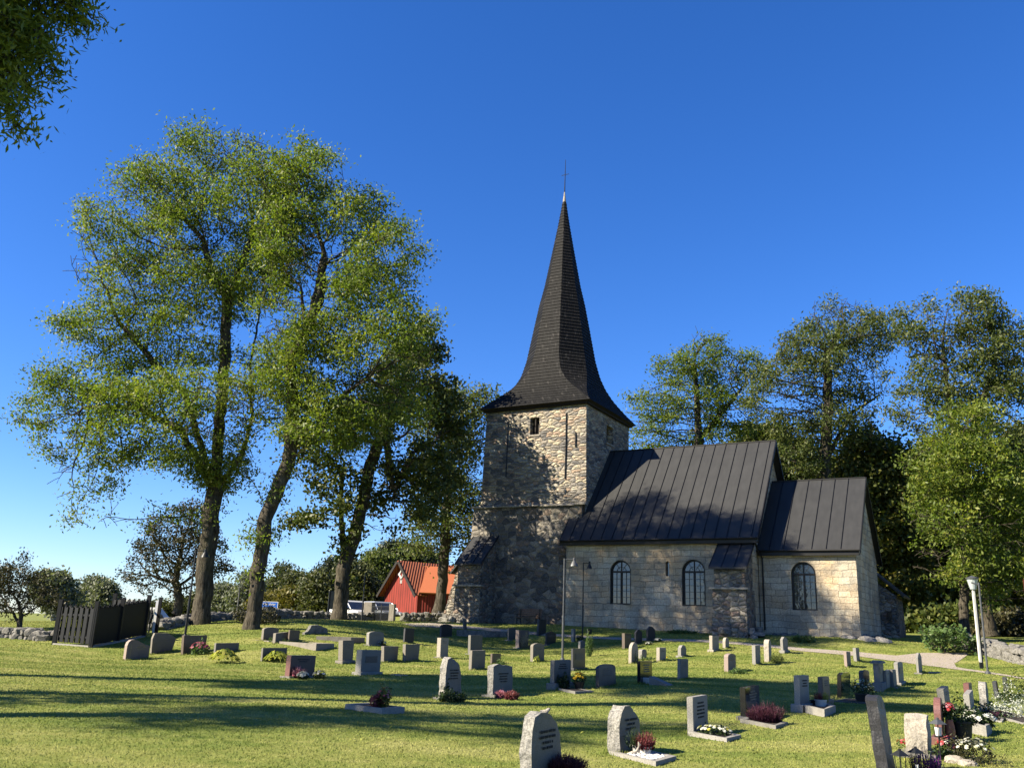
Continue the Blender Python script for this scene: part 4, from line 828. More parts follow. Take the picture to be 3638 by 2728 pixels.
# bench against the tower
bp=P(1143,1349,59.5); bz=C(-15.1,.55,-5.35)
be=empty('bench',(bz.x,bz.y,bz.z),-.513,'brown slatted wooden bench against the foot of the church tower','bench')
m=MB(); [m.box((-.85,-.25+i*.13,.43),(.85,-.25+i*.13+.10,.46)) for i in range(4)]; m.build('seat',M['benchwood'],be)
m=MB(); [m.hexa([(-.85,.25+i*.03,.55+i*.12),(.85,.25+i*.03,.55+i*.12),(.85,.28+i*.03,.55+i*.12),(-.85,.28+i*.03,.55+i*.12)],[(-.85,.27+i*.03,.64+i*.12),(.85,.27+i*.03,.64+i*.12),(.85,.30+i*.03,.64+i*.12),(-.85,.30+i*.03,.64+i*.12)]) for i in range(4)]; m.build('backrest',M['benchwood'],be)
for sx in (-.7,.7):
    m=MB(); m.box((sx-.03,-.24,-.1),(sx+.03,-.19,.65)); m.box((sx-.03,.25,-.1),(sx+.03,.30,1.0)); m.box((sx-.03,-.24,.38),(sx+.03,.28,.43)); m.box((sx-.035,-.28,.63),(sx+.035,.26,.67)); m.build('leg',M['darkiron'],be)
# ---------------------------------------------------------------- gravestones
def outline(shape,W,H,rr):
    h=H
    if shape=='rect': return [(0,0),(W,0),(W,h),(0,h)]
    if shape=='flare': return [(.03*W,0),(.97*W,0),(1.03*W,h),(-.03*W,h)]
    if shape=='arch': 
        rz=min(W/2,h*.4); return [(0,0),(W,0)]+[(W/2+W/2*math.cos(PI*i/12),h-rz+rz*math.sin(PI*i/12)) for i in range(13)]
    if shape=='low': 
        rz=h*.16; return [(0,0),(W,0)]+[(W/2+W/2*math.cos(PI*i/12),h-rz+rz*math.sin(PI*i/12)) for i in range(13)]
    if shape=='gable': return [(0,0),(W,0),(W,h*.86),(W*.5,h),(0,h*.86)]
    if shape=='gableL': return [(0,0),(W,0),(W,h*.92),(W*.25,h),(0,h*.93)]
    if shape=='clip': return [(.04*W,0),(.96*W,0),(W,h*.93),(W*.82,h),(W*.18,h),(0,h*.93)]
    if shape=='wave': return [(0,0),(W,0),(W*1.0,h*.72),(W*.85,h*.74),(W*.65,h*.82),(W*.45,h*.94),(W*.28,h*.995),(W*.14,h*.97),(W*.04,h*.86),(0,h*.7)]
    if shape=='trap': return [(.05*W,0),(.82*W,0),(W,h*.76),(.62*W,h),(.06*W,h*.98),(.0,h*.72)]
    if shape=='should': return [(0,0),(W,0),(W,h*.74),(W*.88,h*.78),(W*.80,h*.92),(W*.62,h*.99),(W*.38,h*.99),(W*.2,h*.92),(W*.12,h*.78),(0,h*.74)]
    if shape=='scroll': return [(-.1*W,0),(1.1*W,0),(1.1*W,h*.14),(W*.98,h*.2),(W*.94,h*.62),(W*.86,h*.7),(W*.5,h),(W*.18,h*.92),(W*.12,h*.6),(W*.02,h*.3),(-.1*W,h*.22)]
    if shape=='point': return [(.03*W,0),(.97*W,0),(W,h*.8),(W*.6,h),(W*.35,h),(0,h*.78)]
    if shape=='boulder': return [(.04*W,0),(.98*W,0),(1.02*W,h*.35),(W*.97,h*.62),(W*.84,h*.80),(W*.55,h*.96),(W*.28,h),(W*.08,h*.95),(0,h*.75),(-.03*W,h*.4)]
    if shape=='egg': return [(.06*W,0),(.96*W,0),(1.0*W,h*.45),(W*.93,h*.66),(W*.74,h*.84),(W*.45,h*.985),(W*.22,h),(W*.06,h*.86),(-.02*W,h*.62),(0,h*.3)]
    if shape=='slab': return [(0,0),(W,0),(W*1.0,h*.92),(W*.8,h*.97),(W*.45,h),(W*.1,h*.98),(0,h*.94)]
def solve(f,target,lo,hi):
    a,b=lo,hi; fa=f(a)
    for _ in range(40):
        c=(a+b)/2
        if (f(c)-target)*(fa-target)<=0: b=c
        else: a=c; fa=f(c)
    return (a+b)/2
def stone(z,xl,xm,xr,yt,yb,shape,mat,label,plinth=0,ink='ink',rough=0,yaw=0,lean=0,Wc=None,Tc=None,lines=3,cross=False,inset=False,cap=False,tilt=0,dist=None,foot=0,cat='gravestone'):
    f=ZM[z]; pb=f(xm,yb); pt=f(xm,yt); 
    b=G(*pb) if dist is None else (lambda p:Vector((p.x,p.y,tz(p.x,p.y))))(P(pb[0],pb[1],dist))
    e1=(EV*math.cos(yaw)-EU*math.sin(yaw)); e2=-(EU*math.cos(yaw)+EV*math.sin(yaw))
    H=solve(lambda h:proj(b+Vector((0,0,h)))[1],pt[1],.05,6); H=min(max(H,.15),2.4)
    xr_=f(xr,yb)[0]; xl_=f(xl,yb)[0]
    W_=Wc or min(max(solve(lambda s:proj(b+e1*s)[0],xr_,.02,3),.26),1.5)
    T=Tc or min(max(solve(lambda s:proj(b+e2*s)[0],xl_,.01,1.5),.09),.5)
    root=empty('gravestone',b,math.atan2(e1.y,e1.x),label,cat,'gravestones on the lawn')
    rt_=random.Random(int(xl*3+yb)); root.rotation_euler=(rt_.uniform(-.022,.022),rt_.uniform(-.02,.02),root.rotation_euler.z)
    # local x = e1 (along the face), local y = e2 (back), z up ; face plane y=0
    h0=0
    if plinth:
        h0=plinth; m=MB(); m.box((-.07,-.07,-.35),(W_+.07,T+.07,h0)); m.build('plinth',M[mat] if mat not in('g_black','g_dark') else M['g_dark'],root,bevel=.012)
    elif foot:
        m=MB(); m.box((-.1,-.1,-.3),(W_+.08,T+.1,.05)); m.build('plinth',M['g_grey'],root,bevel=.01)
    o=outline(shape,W_,H-h0,None); n=len(o); sh=Vector((lean,tilt,0)) 
    def q(x,y,zz): return (x+lean*zz,y+tilt*zz,zz+h0-(.2 if zz<=0 and not plinth else 0))
    m=MB(); vs=[q(x,0,zz) for x,zz in o]+[q(x,T,zz) for x,zz in o]
    m.add(vs,[tuple(range(n)),tuple(range(2*n-1,n-1,-1))]+[(i,n+i,n+(i+1)%n,(i+1)%n) for i in range(n)])
    me=fixn(m.mesh())
    if rough:
        bm=bmesh.new(); bm.from_mesh(me); bmesh.ops.triangulate(bm,faces=bm.faces)
        for _ in range(4):
            es=[e for e in bm.edges if e.calc_length()>.11]
            if not es: break
            bmesh.ops.subdivide_edges(bm,edges=es,cuts=1); bmesh.ops.triangulate(bm,faces=bm.faces)
        bm.normal_update(); sd=Vector((xl*.1,yt*.1,0))
        dl=[]
        for v in bm.verts:
            d=(mnoise.noise(v.co*5+sd)+.6*mnoise.noise(v.co*12+sd)+.35*mnoise.noise(v.co*26+sd))*rough
            nrm=v.normal; k=.25 if v.co.y<.004 and abs(nrm.y)>.9 else 1
            dl.append((v,nrm*d*k))
        for v,d in dl: v.co+=d
        bm.to_mesh(me); bm.free()
    else:
        bm=bmesh.new(); bm.from_mesh(me); es=[e for e in bm.edges if e.calc_face_angle(0)>.6]; bmesh.ops.bevel(bm,geom=es,offset=.008,segments=2,affect='EDGES'); bm.to_mesh(me); bm.free()
    o_=link('headstone',me,M[mat],root)
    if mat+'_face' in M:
        me.materials.append(M[mat+'_face'])  # front gets the copy with shade painted into its tone
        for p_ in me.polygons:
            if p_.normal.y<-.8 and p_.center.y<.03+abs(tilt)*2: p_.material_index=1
    if cap:
        m=MB(); zz=H-h0; m.add([q(-.06,-.07,zz*.88),q(W_+.06,-.07,zz*.88),q(W_+.06,T+.07,zz*.88),q(-.06,T+.07,zz*.88),q(-.06,-.07,zz*.93),q(W_+.06,-.07,zz*.93),q(W_+.06,T+.07,zz*.93),q(-.06,T+.07,zz*.93),q(W_/2,-.07,zz*1.02),q(W_/2,T+.07,zz*1.02)],
          [(0,3,2,1),(0,1,5,4),(1,2,6,5),(2,3,7,6),(3,0,4,7),(4,5,8),(7,9,6),(4,8,9,7),(5,6,9,8)]); m.build('cap',M[mat],root)
    if lines and W_>.2:
        m=MB(); r=random.Random(int(xl*7+yt)); hh=H-h0; top=.80 if shape in('rect','flare','low','slab','clip') else .68; cx=W_*(.5 if not cross else .62); d=-.004 if not rough else -.014
        lw=W_*(.56 if not cross else .45); lh=min(.028,hh*.045)
        for k in range(lines):
            zc=hh*top-k*lh*2.1; L=lw*r.uniform(.6,1.0); x=cx-L/2; y0=d
            while x<cx+L/2:
                w2=lh*r.uniform(.35,.6); 
                if r.random()>.12:
                    g=lh*.16
                    a=q(x,y0,zc); m.box((x+lean*zc,y0+tilt*zc,zc+h0),(x+g+lean*zc,y0+tilt*zc+.003,zc+lh+h0)); 
                    k2=r.random()
                    if k2<.6: m.box((x+g+lean*zc,y0+tilt*zc,zc+h0+lh*.42),(x+w2*.75+lean*zc,y0+tilt*zc+.003,zc+h0+lh*.58))
                    if k2>.3: m.box((x+w2*.62+lean*zc,y0+tilt*zc,zc+h0),(x+w2*.62+g+lean*zc,y0+tilt*zc+.003,zc+h0+lh))
                x+=w2*1.15
        if cross: zc=hh*.2; cxx=W_*.17; m.box((cxx-.008,d,zc+h0),(cxx+.008,d+.003,zc+h0+hh*.55)); m.box((cxx-.05,d,zc+h0+hh*.38),(cxx+.05,d+.003,zc+h0+hh*.40))
        m.build('inscription',M[ink],root)
    if inset:
        m=MB(); hh=H-h0; m.box((W_*.2,-.012,h0+hh*.42),(W_*.8,.0,h0+hh*.72)); m.build('name_plate',M['g_dark'],root)
    return root,b,W_,T,H
ST=[]
def S_(*a,**k): ST.append(stone(*a,**k)); return ST[-1]
# left side
S_('4',958,985,1165,1040,1205,'wave','g_pink','pink granite gravestone with wavy top, gilt cross and lettering, before the black fence',ink='gold',cross=True,lines=3,Tc=.16)
S_('4',1168,1182,1368,988,1160,'trap','g_tan','wide weathered trapezoid gravestone right behind the wavy pink one',lines=2,ink='inkpale')
S_('4',1415,1435,1608,1010,1165,'flare','g_brown','brown grey square gravestone with red stonecrop flowers before it',lines=2,ink='inkpale')
S_('4',1675,1690,1872,1070,1165,'rect','g_grey','low wide grey gravestone behind the larger hosta',lines=0)
S_('5',60,76,288,985,1105,'rect','g_grey','low wide grey gravestone behind the smaller hosta, next to the red stone',lines=0)
S_('5',65,85,215,805,925,'low','g_tan','round topped tan gravestone inside the long kerb, leftmost of three',lines=2,ink='inkpale')
S_('5',165,190,390,843,948,'gable','g_tan','low gabled tan gravestone inside the long kerb, nearest of three',lines=2,ink='inkpale')
S_('5',296,310,398,828,940,'rect','g_brown','square brown gravestone half hidden at the back of the long kerb',lines=0)
S_('5',445,468,672,783,870,'scroll','g_moss','mossy carved gravestone with sloping shoulders, farthest on the left lawn',lines=0,rough=.012)
S_('5',985,1010,1140,840,966,'low','g_light','pale leaning gravestone with a white flowered plant at its foot',lines=2,lean=-.05,foot=1,inset=False,ink='inkpale')
S_('5',735,775,870,920,1125,'flare','g_tan','tall tan gravestone on a broad plinth in the left rows',plinth=.12,lines=3,ink='inkpale')
S_('5',885,935,1105,1003,1226,'rect','g_light','big square pale gravestone with dark name panel, largest of the left rows',plinth=.10,lines=0,inset=True)
S_('5',1112,1140,1260,970,1113,'flare','g_tan','square weathered gravestone right of the largest pale one',lines=1,ink='inkpale',lean=-.04)
S_('5',1298,1325,1443,953,1107,'flare','g_tan','square weathered gravestone with white lichen on its side, second right of the largest pale one',lines=1,ink='inkpale')
S_('5',1305,1320,1400,815,943,'rect','g_dark','dark upright gravestone standing in the barred tree shade near the path',lines=0)
S_('5',1626,1640,1733,778,893,'low','g_dark','bluish dark gravestone with worn top beside the path before the tower',lines=0,rough=.006)
S_('5',1598,1632,1700,897,1075,'rect','g_cream','narrow cream gravestone left of the mid lawn pair',lines=2,foot=1,ink='inkpale')
S_('5',1872,1895,1998,875,1045,'rect','g_grey','grey square gravestone, rear one of the overlapping pair',lines=0,foot=1)
S_('5',1878,1905,2022,1008,1180,'rect','g_tan','tan square gravestone, front one of the overlapping pair',lines=2,ink='inkpale')
redst=S_('5',270,312,530,1050,1250,'rect','g_red','red granite gravestone with pink heather at its foot',lines=2,ink='ink',foot=1)
S_('5',1606,1620,1692,665,757,'rect','g_dark','dark square gravestone against the dry stone wall at the buttress',lines=0)
S_('B',425,436,450,160,290,'rect','g_grey','thin leaning grey slab in front of the tower buttress',lines=0,Wc=.3,lean=-.3)
# middle
rt=S_('B',170,232,388,532,962,'boulder','g_rough','tall rough grey gravestone with a dark ivy bush at its foot',rough=.03,foot=1,lines=4)
S_('B',697,712,800,490,600,'rect','g_brown','small brown gravestone with yellow plant peeping over the gabled stone',lines=0)
gb=S_('B',662,720,917,598,935,'gableL','g_rough','rough grey gabled gravestone with pink heather before it',rough=.018,foot=1,lines=4)
S_('B',868,880,950,228,360,'rect','g_grey','grey gravestone in the shade before the tower, left of the ornamental grass',lines=0,foot=1)
S_('B',948,985,1080,250,438,'flare','g_pink','reddish gravestone with tall dry ornamental grass growing over its face',lines=0,foot=1)
S_('B',1100,1130,1245,385,578,'low','g_tan','low arched tan gravestone with yellow leaves at its foot',lines=3,ink='inkpale')
S_('B',1165,1185,1260,140,312,'rect','g_dark','tall dark gravestone nearest to the bench',lines=0)
S_('B',1252,1268,1362,262,408,'gable','g_dark','dark gabled gravestone left of the middle lamp post',lines=2,ink='inkpale',foot=1)
mg=S_('B',1300,1345,1515,560,862,'rect','g_grey','broad grey gravestone with green bush and yellow flowers, behind lamp post foot',plinth=.16,lines=3)
S_('B',1518,1538,1663,440,668,'rect','g_dark','square gravestone with yellowish inset panel just right of the middle lamp post',plinth=.10,lines=0,inset=True)
S_('B',1518,1543,1562,238,373,'rect','g_light','narrow pale edge of a gravestone right of the middle lamp post',lines=0)
S_('B',1590,1612,1665,355,442,'gable','g_light','small gabled pale gravestone beside the little cypress',lines=0)
S_('B',1685,1692,1730,240,298,'rect','g_dark','small dark gravestone far back before the nave wall',lines=0)
S_('C',72,80,252,605,848,'low','g_dark','dark blue arched gravestone with pale weathered letters',lines=4,ink='inkpale',rough=.004)
S_('C',315,345,410,283,448,'rect','g_brown','square brown gravestone standing left of two dark pointed ones',lines=2,ink='inkpale')
S_('C',447,456,520,245,400,'point','g_dark','dark pointed gravestone before the nave, left one of two',lines=0,rough=.01)
S_('C',572,580,655,215,375,'point','g_dark','dark pointed gravestone before the nave, right one of two',lines=0,rough=.01)
S_('C',380,412,480,375,595,'arch','g_cream','tall round topped cream gravestone with slim green plant',lines=0)
S_('C',482,520,568,447,555,'low','g_light','small pale gravestone right behind the round topped cream one',lines=1,ink='inkpale')
S_('C',665,700,765,430,572,'rect','g_cream','square cream gravestone with a little stemmed flower at its side',lines=2,ink='inkpale')
S_('C',884,918,972,405,530,'should','g_light','pale shouldered gravestone on a plinth behind the dark narrow one',lines=1,plinth=.07,ink='inkpale')
S_('C',878,912,990,543,758,'rect','g_tan','narrow stained gravestone standing alone on the mid lawn',lines=3,ink='inkpale')
pk=S_('C',470,503,625,568,803,'rect','g_black','black polished gravestone with white planter and slanted slab',lines=4,ink='inkpale')
S_('C',1205,1238,1305,308,474,'rect','g_cream','tall cream gravestone on a plinth before the nave buttress',plinth=.1,lines=2,ink='inkpale')
S_('C',1342,1372,1410,325,440,'arch','g_cream','small round topped cream gravestone right of the tall cream one',lines=0)
S_('C',1355,1400,1478,490,680,'low','g_pink','grey faced gravestone with reddish side and green ground plant',lines=3,ink='inkpale')
S_('C',1643,1680,1730,407,611,'rect','g_light','narrow square pale gravestone left of the lichen white one',lines=1,ink='inkpale')
S_('C',1766,1815,1843,347,584,'arch','g_cream','lichen white round topped gravestone with a juniper at its foot',lines=0,rough=.012)
S_('D',212,240,290,320,490,'point','g_light','pale pointed gravestone on a wide plinth nearest the gravel path',plinth=.14,lines=0)
# foreground
S_('B',1003,1115,1392,1105,1790,'boulder','g_rough','large rough grey boulder gravestone in the foreground with purple heather',rough=.02,lines=4,Wc=.74)
eg=S_('C',168,290,500,1030,1528,'egg','g_rough','rough pale egg shaped gravestone with potted red heather and deer figure',rough=.02,lines=3)
wt=S_('C',983,1050,1197,935,1328,'rect','g_light','smooth light grey rectangular gravestone with bed of white flowers',lines=5)
bl=S_('C',1525,1587,1727,838,1172,'rect','g_black','black polished gravestone with dark red heather bed in the foreground',lines=4,ink='inkpale',plinth=.07)
wr=S_('D',355,413,508,715,1092,'rect','g_light','light grey gravestone with rough white edge and white pot of heather',plinth=.16,lines=3,rough=.006)
S_('D',602,655,723,730,1035,'rect','g_brown','dark brown polished gravestone behind the white flower pot',plinth=.14,lines=3,ink='inkpale')
S_('D',778,822,950,685,950,'clip','g_black','slanting dark gravestone with clipped corners and bright mirror like face',lines=3,ink='ink',lean=.06,inset=True,tilt=-.1)
S_('D',1018,1065,1128,665,872,'clip','g_dark','dark gravestone with name plate between slanting stone and pedimented pillar',lines=0,inset=True)
S_('D',1172,1228,1278,568,880,'rect','g_grey','pillar gravestone with a pedimented cap on a heavy plinth',plinth=.26,lines=0,cap=True,inset=True)
S_('D',1280,1297,1335,665,862,'flare','g_light','slim pale gravestone squeezed right behind the pedimented pillar',lines=1,ink='inkpale')
S_('D',1332,1370,1402,655,846,'rect','g_grey','plain grey gravestone between the slim pale one and the tall leaning one',lines=1,ink='inkpale',foot=1)
S_('D',1380,1422,1478,577,820,'slab','g_light','tall pale slightly leaning gravestone with dark name plate, last in its row',plinth=.1,lines=0,inset=True,lean=-.02)
S_('D',862,893,933,468,632,'rect','g_pink','reddish gravestone just below the gravel path',lines=0)
S_('D',957,990,1022,432,580,'rect','g_light','light gravestone standing at the edge of the gravel path',lines=0)
S_('E',633,655,710,485,700,'point','g_light','white mottled pointed gravestone by the wide gravel area',lines=1,foot=1,ink='inkpale')
S_('D',1222,1345,1400,928,1790,'slab','g_slate','very tall dark rough edged gravestone leaning left in the foreground',rough=.012,lines=0,Wc=.60,tilt=.11)
S_('E',525,755,820,1123,1555,'boulder','g_cream','broad cream rough gravestone behind the grave lanterns',rough=.03,foot=1,lines=0,Wc=.55)
S_('E',870,945,1015,855,1105,'rect','g_grey','grey leaning gravestone right behind the red arched one',lines=2,ink='inkpale',tilt=.1)
S_('E',1120,1180,1233,795,1010,'rect','g_red','dark red square gravestone standing behind the pale slanted one',lines=1,ink='inkpale')
S_('E',1122,1190,1238,905,1170,'rect','g_light','pale grey narrow gravestone with slanted top beside the dark flower bed',lines=0,tilt=-.03)
S_('E',1278,1350,1440,783,1062,'boulder','g_rough','rough gravestone with chalk white side above the silvery creeping plants',rough=.02,lines=0)
S_('E',1430,1472,1500,780,950,'rect','g_dark','dark tilted gravestone behind the chalk white sided one',lines=0,tilt=.08)
S_('E',1523,1565,1582,732,945,'rect','g_dark','tall dark narrow gravestone nearest the right edge',lines=0)
ra=S_('E',828,905,955,945,1420,'arch','g_red','polished red arched gravestone behind the terracotta vase',plinth=.10,lines=3,ink='inkpale',Wc=.5)
def tufts():
    r=np.random.default_rng(77); V=[];T=[]
    for root,b,W_,T_,H in ST:
        if b.y>48: continue
        n=int(500 if b.y<20 else 260); e1=Vector((math.cos(root.rotation_euler.z),math.sin(root.rotation_euler.z),0)); e2=Vector((-e1.y,e1.x,0))
        t=r.random(n)*2*(W_+T_); x=np.where(t<W_,t,np.where(t<W_+T_,W_,np.where(t<2*W_+T_,2*W_+T_-t,0))); y=np.where(t<W_,0,np.where(t<W_+T_,t-W_,np.where(t<2*W_+T_,T_,2*(W_+T_)-t)))
        o=.05 if b.y<20 else .08; x=x+r.normal(size=n)*.03+np.where(x<W_/2,-o,o)*(r.random(n)**1.5)*1.3; y=y+r.normal(size=n)*.03+np.where(y<T_/2,-o,o)*(r.random(n)**1.5)*1.3
        X=b.x+e1.x*x+e2.x*y; Y=b.y+e1.y*x+e2.y*y; Z=terr_np(np.stack([X,Y],1)); h=.04+.05*r.random(n); a=r.random(n)*2*PI; w_=.005+.00035*b.y
        v=np.empty((n,3,3)); v[:,0]=np.stack([X-np.cos(a)*w_,Y-np.sin(a)*w_,Z-.01],1); v[:,1]=np.stack([X+np.cos(a)*w_,Y+np.sin(a)*w_,Z-.01],1); v[:,2]=np.stack([X+r.normal(size=n)*.02,Y+r.normal(size=n)*.02,Z+h],1); V.append(v.reshape(-1,3)); T.append(r.random(n))
    V=np.concatenate(V); return np_mesh(V,np.arange(len(V)).reshape(-1,3),np.concatenate(T),nv=3)
tag(link('grass_tufts',tufts(),M['blades']),label='longer uncut grass tufts round the feet of the gravestones',cat='grass',kind='stuff')
# ---------------------------------------------------------------- grave borders (kerbs)
def border(z,sw,se,ne,h,label,mat='g_grey',fill='soil',name='grave_border',t=.07,cat='grave border'):
    f=ZM[z]; A=G(*f(*sw)); B=G(*f(*se)); Cc=G(*f(*ne)); D=A+(Cc-B)
    e=(B-A).normalized(); g=(Cc-B); zc=(A.z+B.z+Cc.z)/3
    root=empty(name,(A.x,A.y,zc),0,label,cat); o_=Vector((A.x,A.y,zc))
    pts=[Vector((p.x,p.y,zc))-o_ for p in (A,B,Cc,D)]; c=sum(pts,Vector())/4
    inn=[p+(c-p)*min(.45,t*1.6/(c-p).length) for p in pts]
    m=MB()
    for i in range(4):
        j=(i+1)%4; m.hexa([pts[i]-Vector((0,0,.5)),pts[j]-Vector((0,0,.5)),inn[j]-Vector((0,0,.5)),inn[i]-Vector((0,0,.5))],[pts[i]+Vector((0,0,h)),pts[j]+Vector((0,0,h)),inn[j]+Vector((0,0,h)),inn[i]+Vector((0,0,h))])
    m.build('kerb',M[mat],root)
    m=MB(); m.hexa([p-Vector((0,0,.4)) for p in inn],[p+Vector((0,0,h*.72)) for p in inn]); m.build('soil' if fill=='soil' else 'infill',M[fill],root)
    return [p+o_ for p in inn],zc+h*.72
border('5',(-300,880),(545,1012),(705,985),.13,'long low kerb round the three left gravestones','g_tan','lawn',t=.2)
border('5',(548,912),(850,945),(972,935),.20,'grey kerb round an empty plot behind the tall tan stone','g_tan','lawn',t=.15)
bE=border('C',(172,1515),(660,1640),(870,1570),.05,'grey kerb with white pebbles before the egg shaped stone','g_light','soil')
bW=border('C',(985,1328),(1385,1395),(1530,1350),.06,'grey kerb with white flowers before the smooth grey stone','g_light','soil')
bB=border('C',(1520,1195),(1885,1262),(2010,1215),.06,'grey kerb of dark heather bed before the black polished stone','g_grey','soil')
bR=border('D',(415,1085),(660,1140),(775,1090),.15,'stained pale kerb holding the white heather pot','g_light','soil')
bS=border('D',(745,985),(1120,1010),(1230,985),.04,'flat dark kerb round the black pot before the slanting stone','g_dark','soil')
bM=border('B',(1340,855),(1560,905),(1750,885),.05,'grey kerb of the bed with bush and yellow flowers','g_grey','soil')
bN=border('E',(1140,1290),(1345,1340),(1400,1295),.16,'grey kerb with round white flowers behind the vase','g_light','soil')
bQ=border('E',(1225,1160),(1500,1195),(1530,1165),.04,'pale kerb of the purple pansy bed','g_light','soil')
bT=border('E',(1400,1145),(1722,1215),(1850,1180),.05,'pale kerb under the silvery creeping plants','g_light','soil')
border('B',(350,312),(860,322),(900,290),.26,'low stone kerb in the shade before the tower','g_moss','lawn',t=.3)
border('5',(1180,1222),(1290,1232),(1370,1225),.01,'flat grey slab lying in the grass behind the rough grey stone','g_light','g_light')
fb=border('A' if 0 else '5',(250,1760),(440,1790),(520,1780),.04,'bluish kerb','g_grey','soil') if 0 else None
def zA(x,y): return (608+x/4.548,1307.2+y/4.548)
ZM['A']=zA
bF=border('A',(622,1020),(985,1068),(1208,1060),.10,'grey kerb without headstone on the front lawn, with dark red flowers','g_light','soil')
border('E',(745,690),(865,690),(880,672),.02,'small flat white stone slab lying in the grass','g_light','g_light',name='grave_slab',cat='slab')
# ---------------------------------------------------------------- plants and flowers
def plant(name,loc,label,cat,leaf,n,rx,ry,h,size,asp=.4,upright=False,flower=None,nf=0,fs=.05,seed=0,top=False,group=None,ftop=.6):
    r=np.random.default_rng(seed+100); root=empty(name,loc,0,label,cat,group)
    if upright:   # spikes
        a=r.random(n)*2*PI; q=np.sqrt(r.random(n)); bx=np.cos(a)*q*rx*.65; by=np.sin(a)*q*ry*.65; hh=h*(.55+.45*r.random(n))*(1-.35*q)
        tx=bx*1.5+r.normal(size=n)*.02; ty=by*1.5+r.normal(size=n)*.02
        seg=7; V=[];T=[]
        for k in range(seg):
            f0=k/seg; c=np.stack([bx+(tx-bx)*f0,by+(ty-by)*f0,hh*f0],1); v,_,t=leaves_mesh(c,size*(1.3-f0*.7),asp,seed+k,np.clip(f0*.9+r.random(n)*.3-.1,0,1)); v=v.reshape(-1,4,3); v[:,2]=c+np.stack([(tx-bx)/seg*1.5,(ty-by)/seg*1.5,hh/seg*1.5],1)+r.normal(size=(n,3))*size*.25; V.append(v.reshape(-1,3));T.append(t)
        V=np.concatenate(V); link('foliage',np_mesh(V,np.arange(len(V)).reshape(-1,4),np.concatenate(T)),leaf,root)
        b=0
    else:
        q=r.normal(size=(n,3)); q/=np.linalg.norm(q,axis=1)[:,None]; q*=(.45+.55*r.random(n)**.5)[:,None]; c=q*np.array([rx,ry,h*.5]); c[:,2]=np.abs(c[:,2]+h*.42)
        wob=1+.25*np.sin(q[:,0]*5+seed)+.2*np.cos(q[:,1]*7); c[:,2]*=wob
        V,F_,t=leaves_mesh(c,size,asp,seed,up=.5); link('foliage',np_mesh(V,F_,t),leaf,root)
    if flower is not None:
        k=6; q=r.normal(size=(nf,3)); q[:,2]=np.abs(q[:,2])*1.2+.1; q/=np.linalg.norm(q,axis=1)[:,None]; c=q*np.array([rx,ry,h*.55]); c[:,2]+=h*.45; tint=r.random(nf)
        V=[];F_=[];T=[]
        for j in range(k*2):
            a=2*PI*j/k+(.5 if j>=k else 0); rr=fs*(.5 if j<k else .32); zz=0 if j<k else fs*.16
            dx=np.array([math.cos(a)*rr,math.sin(a)*rr,zz]); px_=np.array([-math.sin(a),math.cos(a),0])*rr*.5
            # tilt flower to face outwards
            nrm=q*.6+np.array([0,0,.5]); nrm/=np.linalg.norm(nrm,axis=1)[:,None]; e1=np.cross(nrm,[0,1,.1]); e1/=np.linalg.norm(e1,axis=1)[:,None]; e2=np.cross(nrm,e1)
            W3=lambda d: c+e1*d[0]+e2*d[1]+nrm*d[2]
            v=np.stack([W3(np.array([0,0,zz*.5])),W3(dx*.55+px_),W3(dx+np.array([0,0,fs*.05])),W3(dx*.55-px_)],1); V.append(v.reshape(-1,3)); T.append(tint)
        V=np.concatenate(V); link('flowers',np_mesh(V,np.arange(len(V)).reshape(-1,4),np.concatenate(T)),flower,root)
    return root
def gp(z,x,y,lift=0): p=G(*ZM[z](x,y)); p.z+=lift; return p
def mpp(p): return ((p.y*math.cos(PITCH)+(p.z-EYE)*math.sin(PITCH)))/1915   # metres per reference pixel there
def pl(name,z,x,y,wpx,hpx,label,cat,leaf,n,lift=0,**k):
    p=gp(z,x,y); s=mpp(p)/ (3.638 if z=='4' else 4.043 if z=='5' else 4.548 if z=='A' else 4.72); rx=wpx*s/2; h=hpx*s
    p.z+=lift; ry=k.pop('ry',rx*.8)
    return plant(name,p,label,cat,M[leaf],n,rx,ry,h,seed=int(x+y),**k)
def hosta(z,x,y,wpx,hpx,label):
    p=gp(z,x,y); s=mpp(p)/(3.638 if z=='4' else 4.043); rr=wpx*s/2; h=hpx*s; root=empty('hosta',p,0,label,'hosta plant'); V=[];T=[]; r=random.Random(int(x))
    for k in range(170):
        a=r.uniform(0,2*PI); q=r.uniform(.15,1)**.7; L=rr*q; zz=h*(1-.75*q*q)*r.uniform(.75,1.05); d=Vector((math.cos(a),math.sin(a),0)); s_=Vector((-d.y,d.x,0)); b=d*L*.62+Vector((0,0,zz)); t=d*(L*.85+.10)+Vector((0,0,zz*.55+r.uniform(-.05,.06))); w_=.052*r.uniform(.8,1.2); mid=(b+t)/2+Vector((0,0,.06))
        V+=[tuple(b),tuple(mid+s_*w_),tuple(t),tuple(mid-s_*w_)]; T.append(r.random())
    return link('foliage',np_mesh(V,np.arange(len(V)).reshape(-1,4),T),M['hosta'],root)
hosta('4',1755,1225,300,120,'large yellow green hosta clump in front of a low grey stone')
hosta('5',205,1103,270,95,'smaller yellow green hosta clump left of the red gravestone')
pl('stonecrop','4',1568,1160,150,95,'bushy stonecrop with dull red flower heads, beside the brown grey stone','plant','leafmid',500,size=.09,asp=.5,flower=M['pinkflower'],nf=60,fs=.12)
pl('heather','5',385,1250,140,110,'pink heather before the red gravestone','heather','pinkflower',220,upright=True,size=0.1,asp=.35)
pl('white_flowers','5',430,1262,100,65,'white flowered plant left of its twin before the red gravestone','flowers','leafdark',380,size=.06,flower=M['whitef'],nf=46,fs=.09)
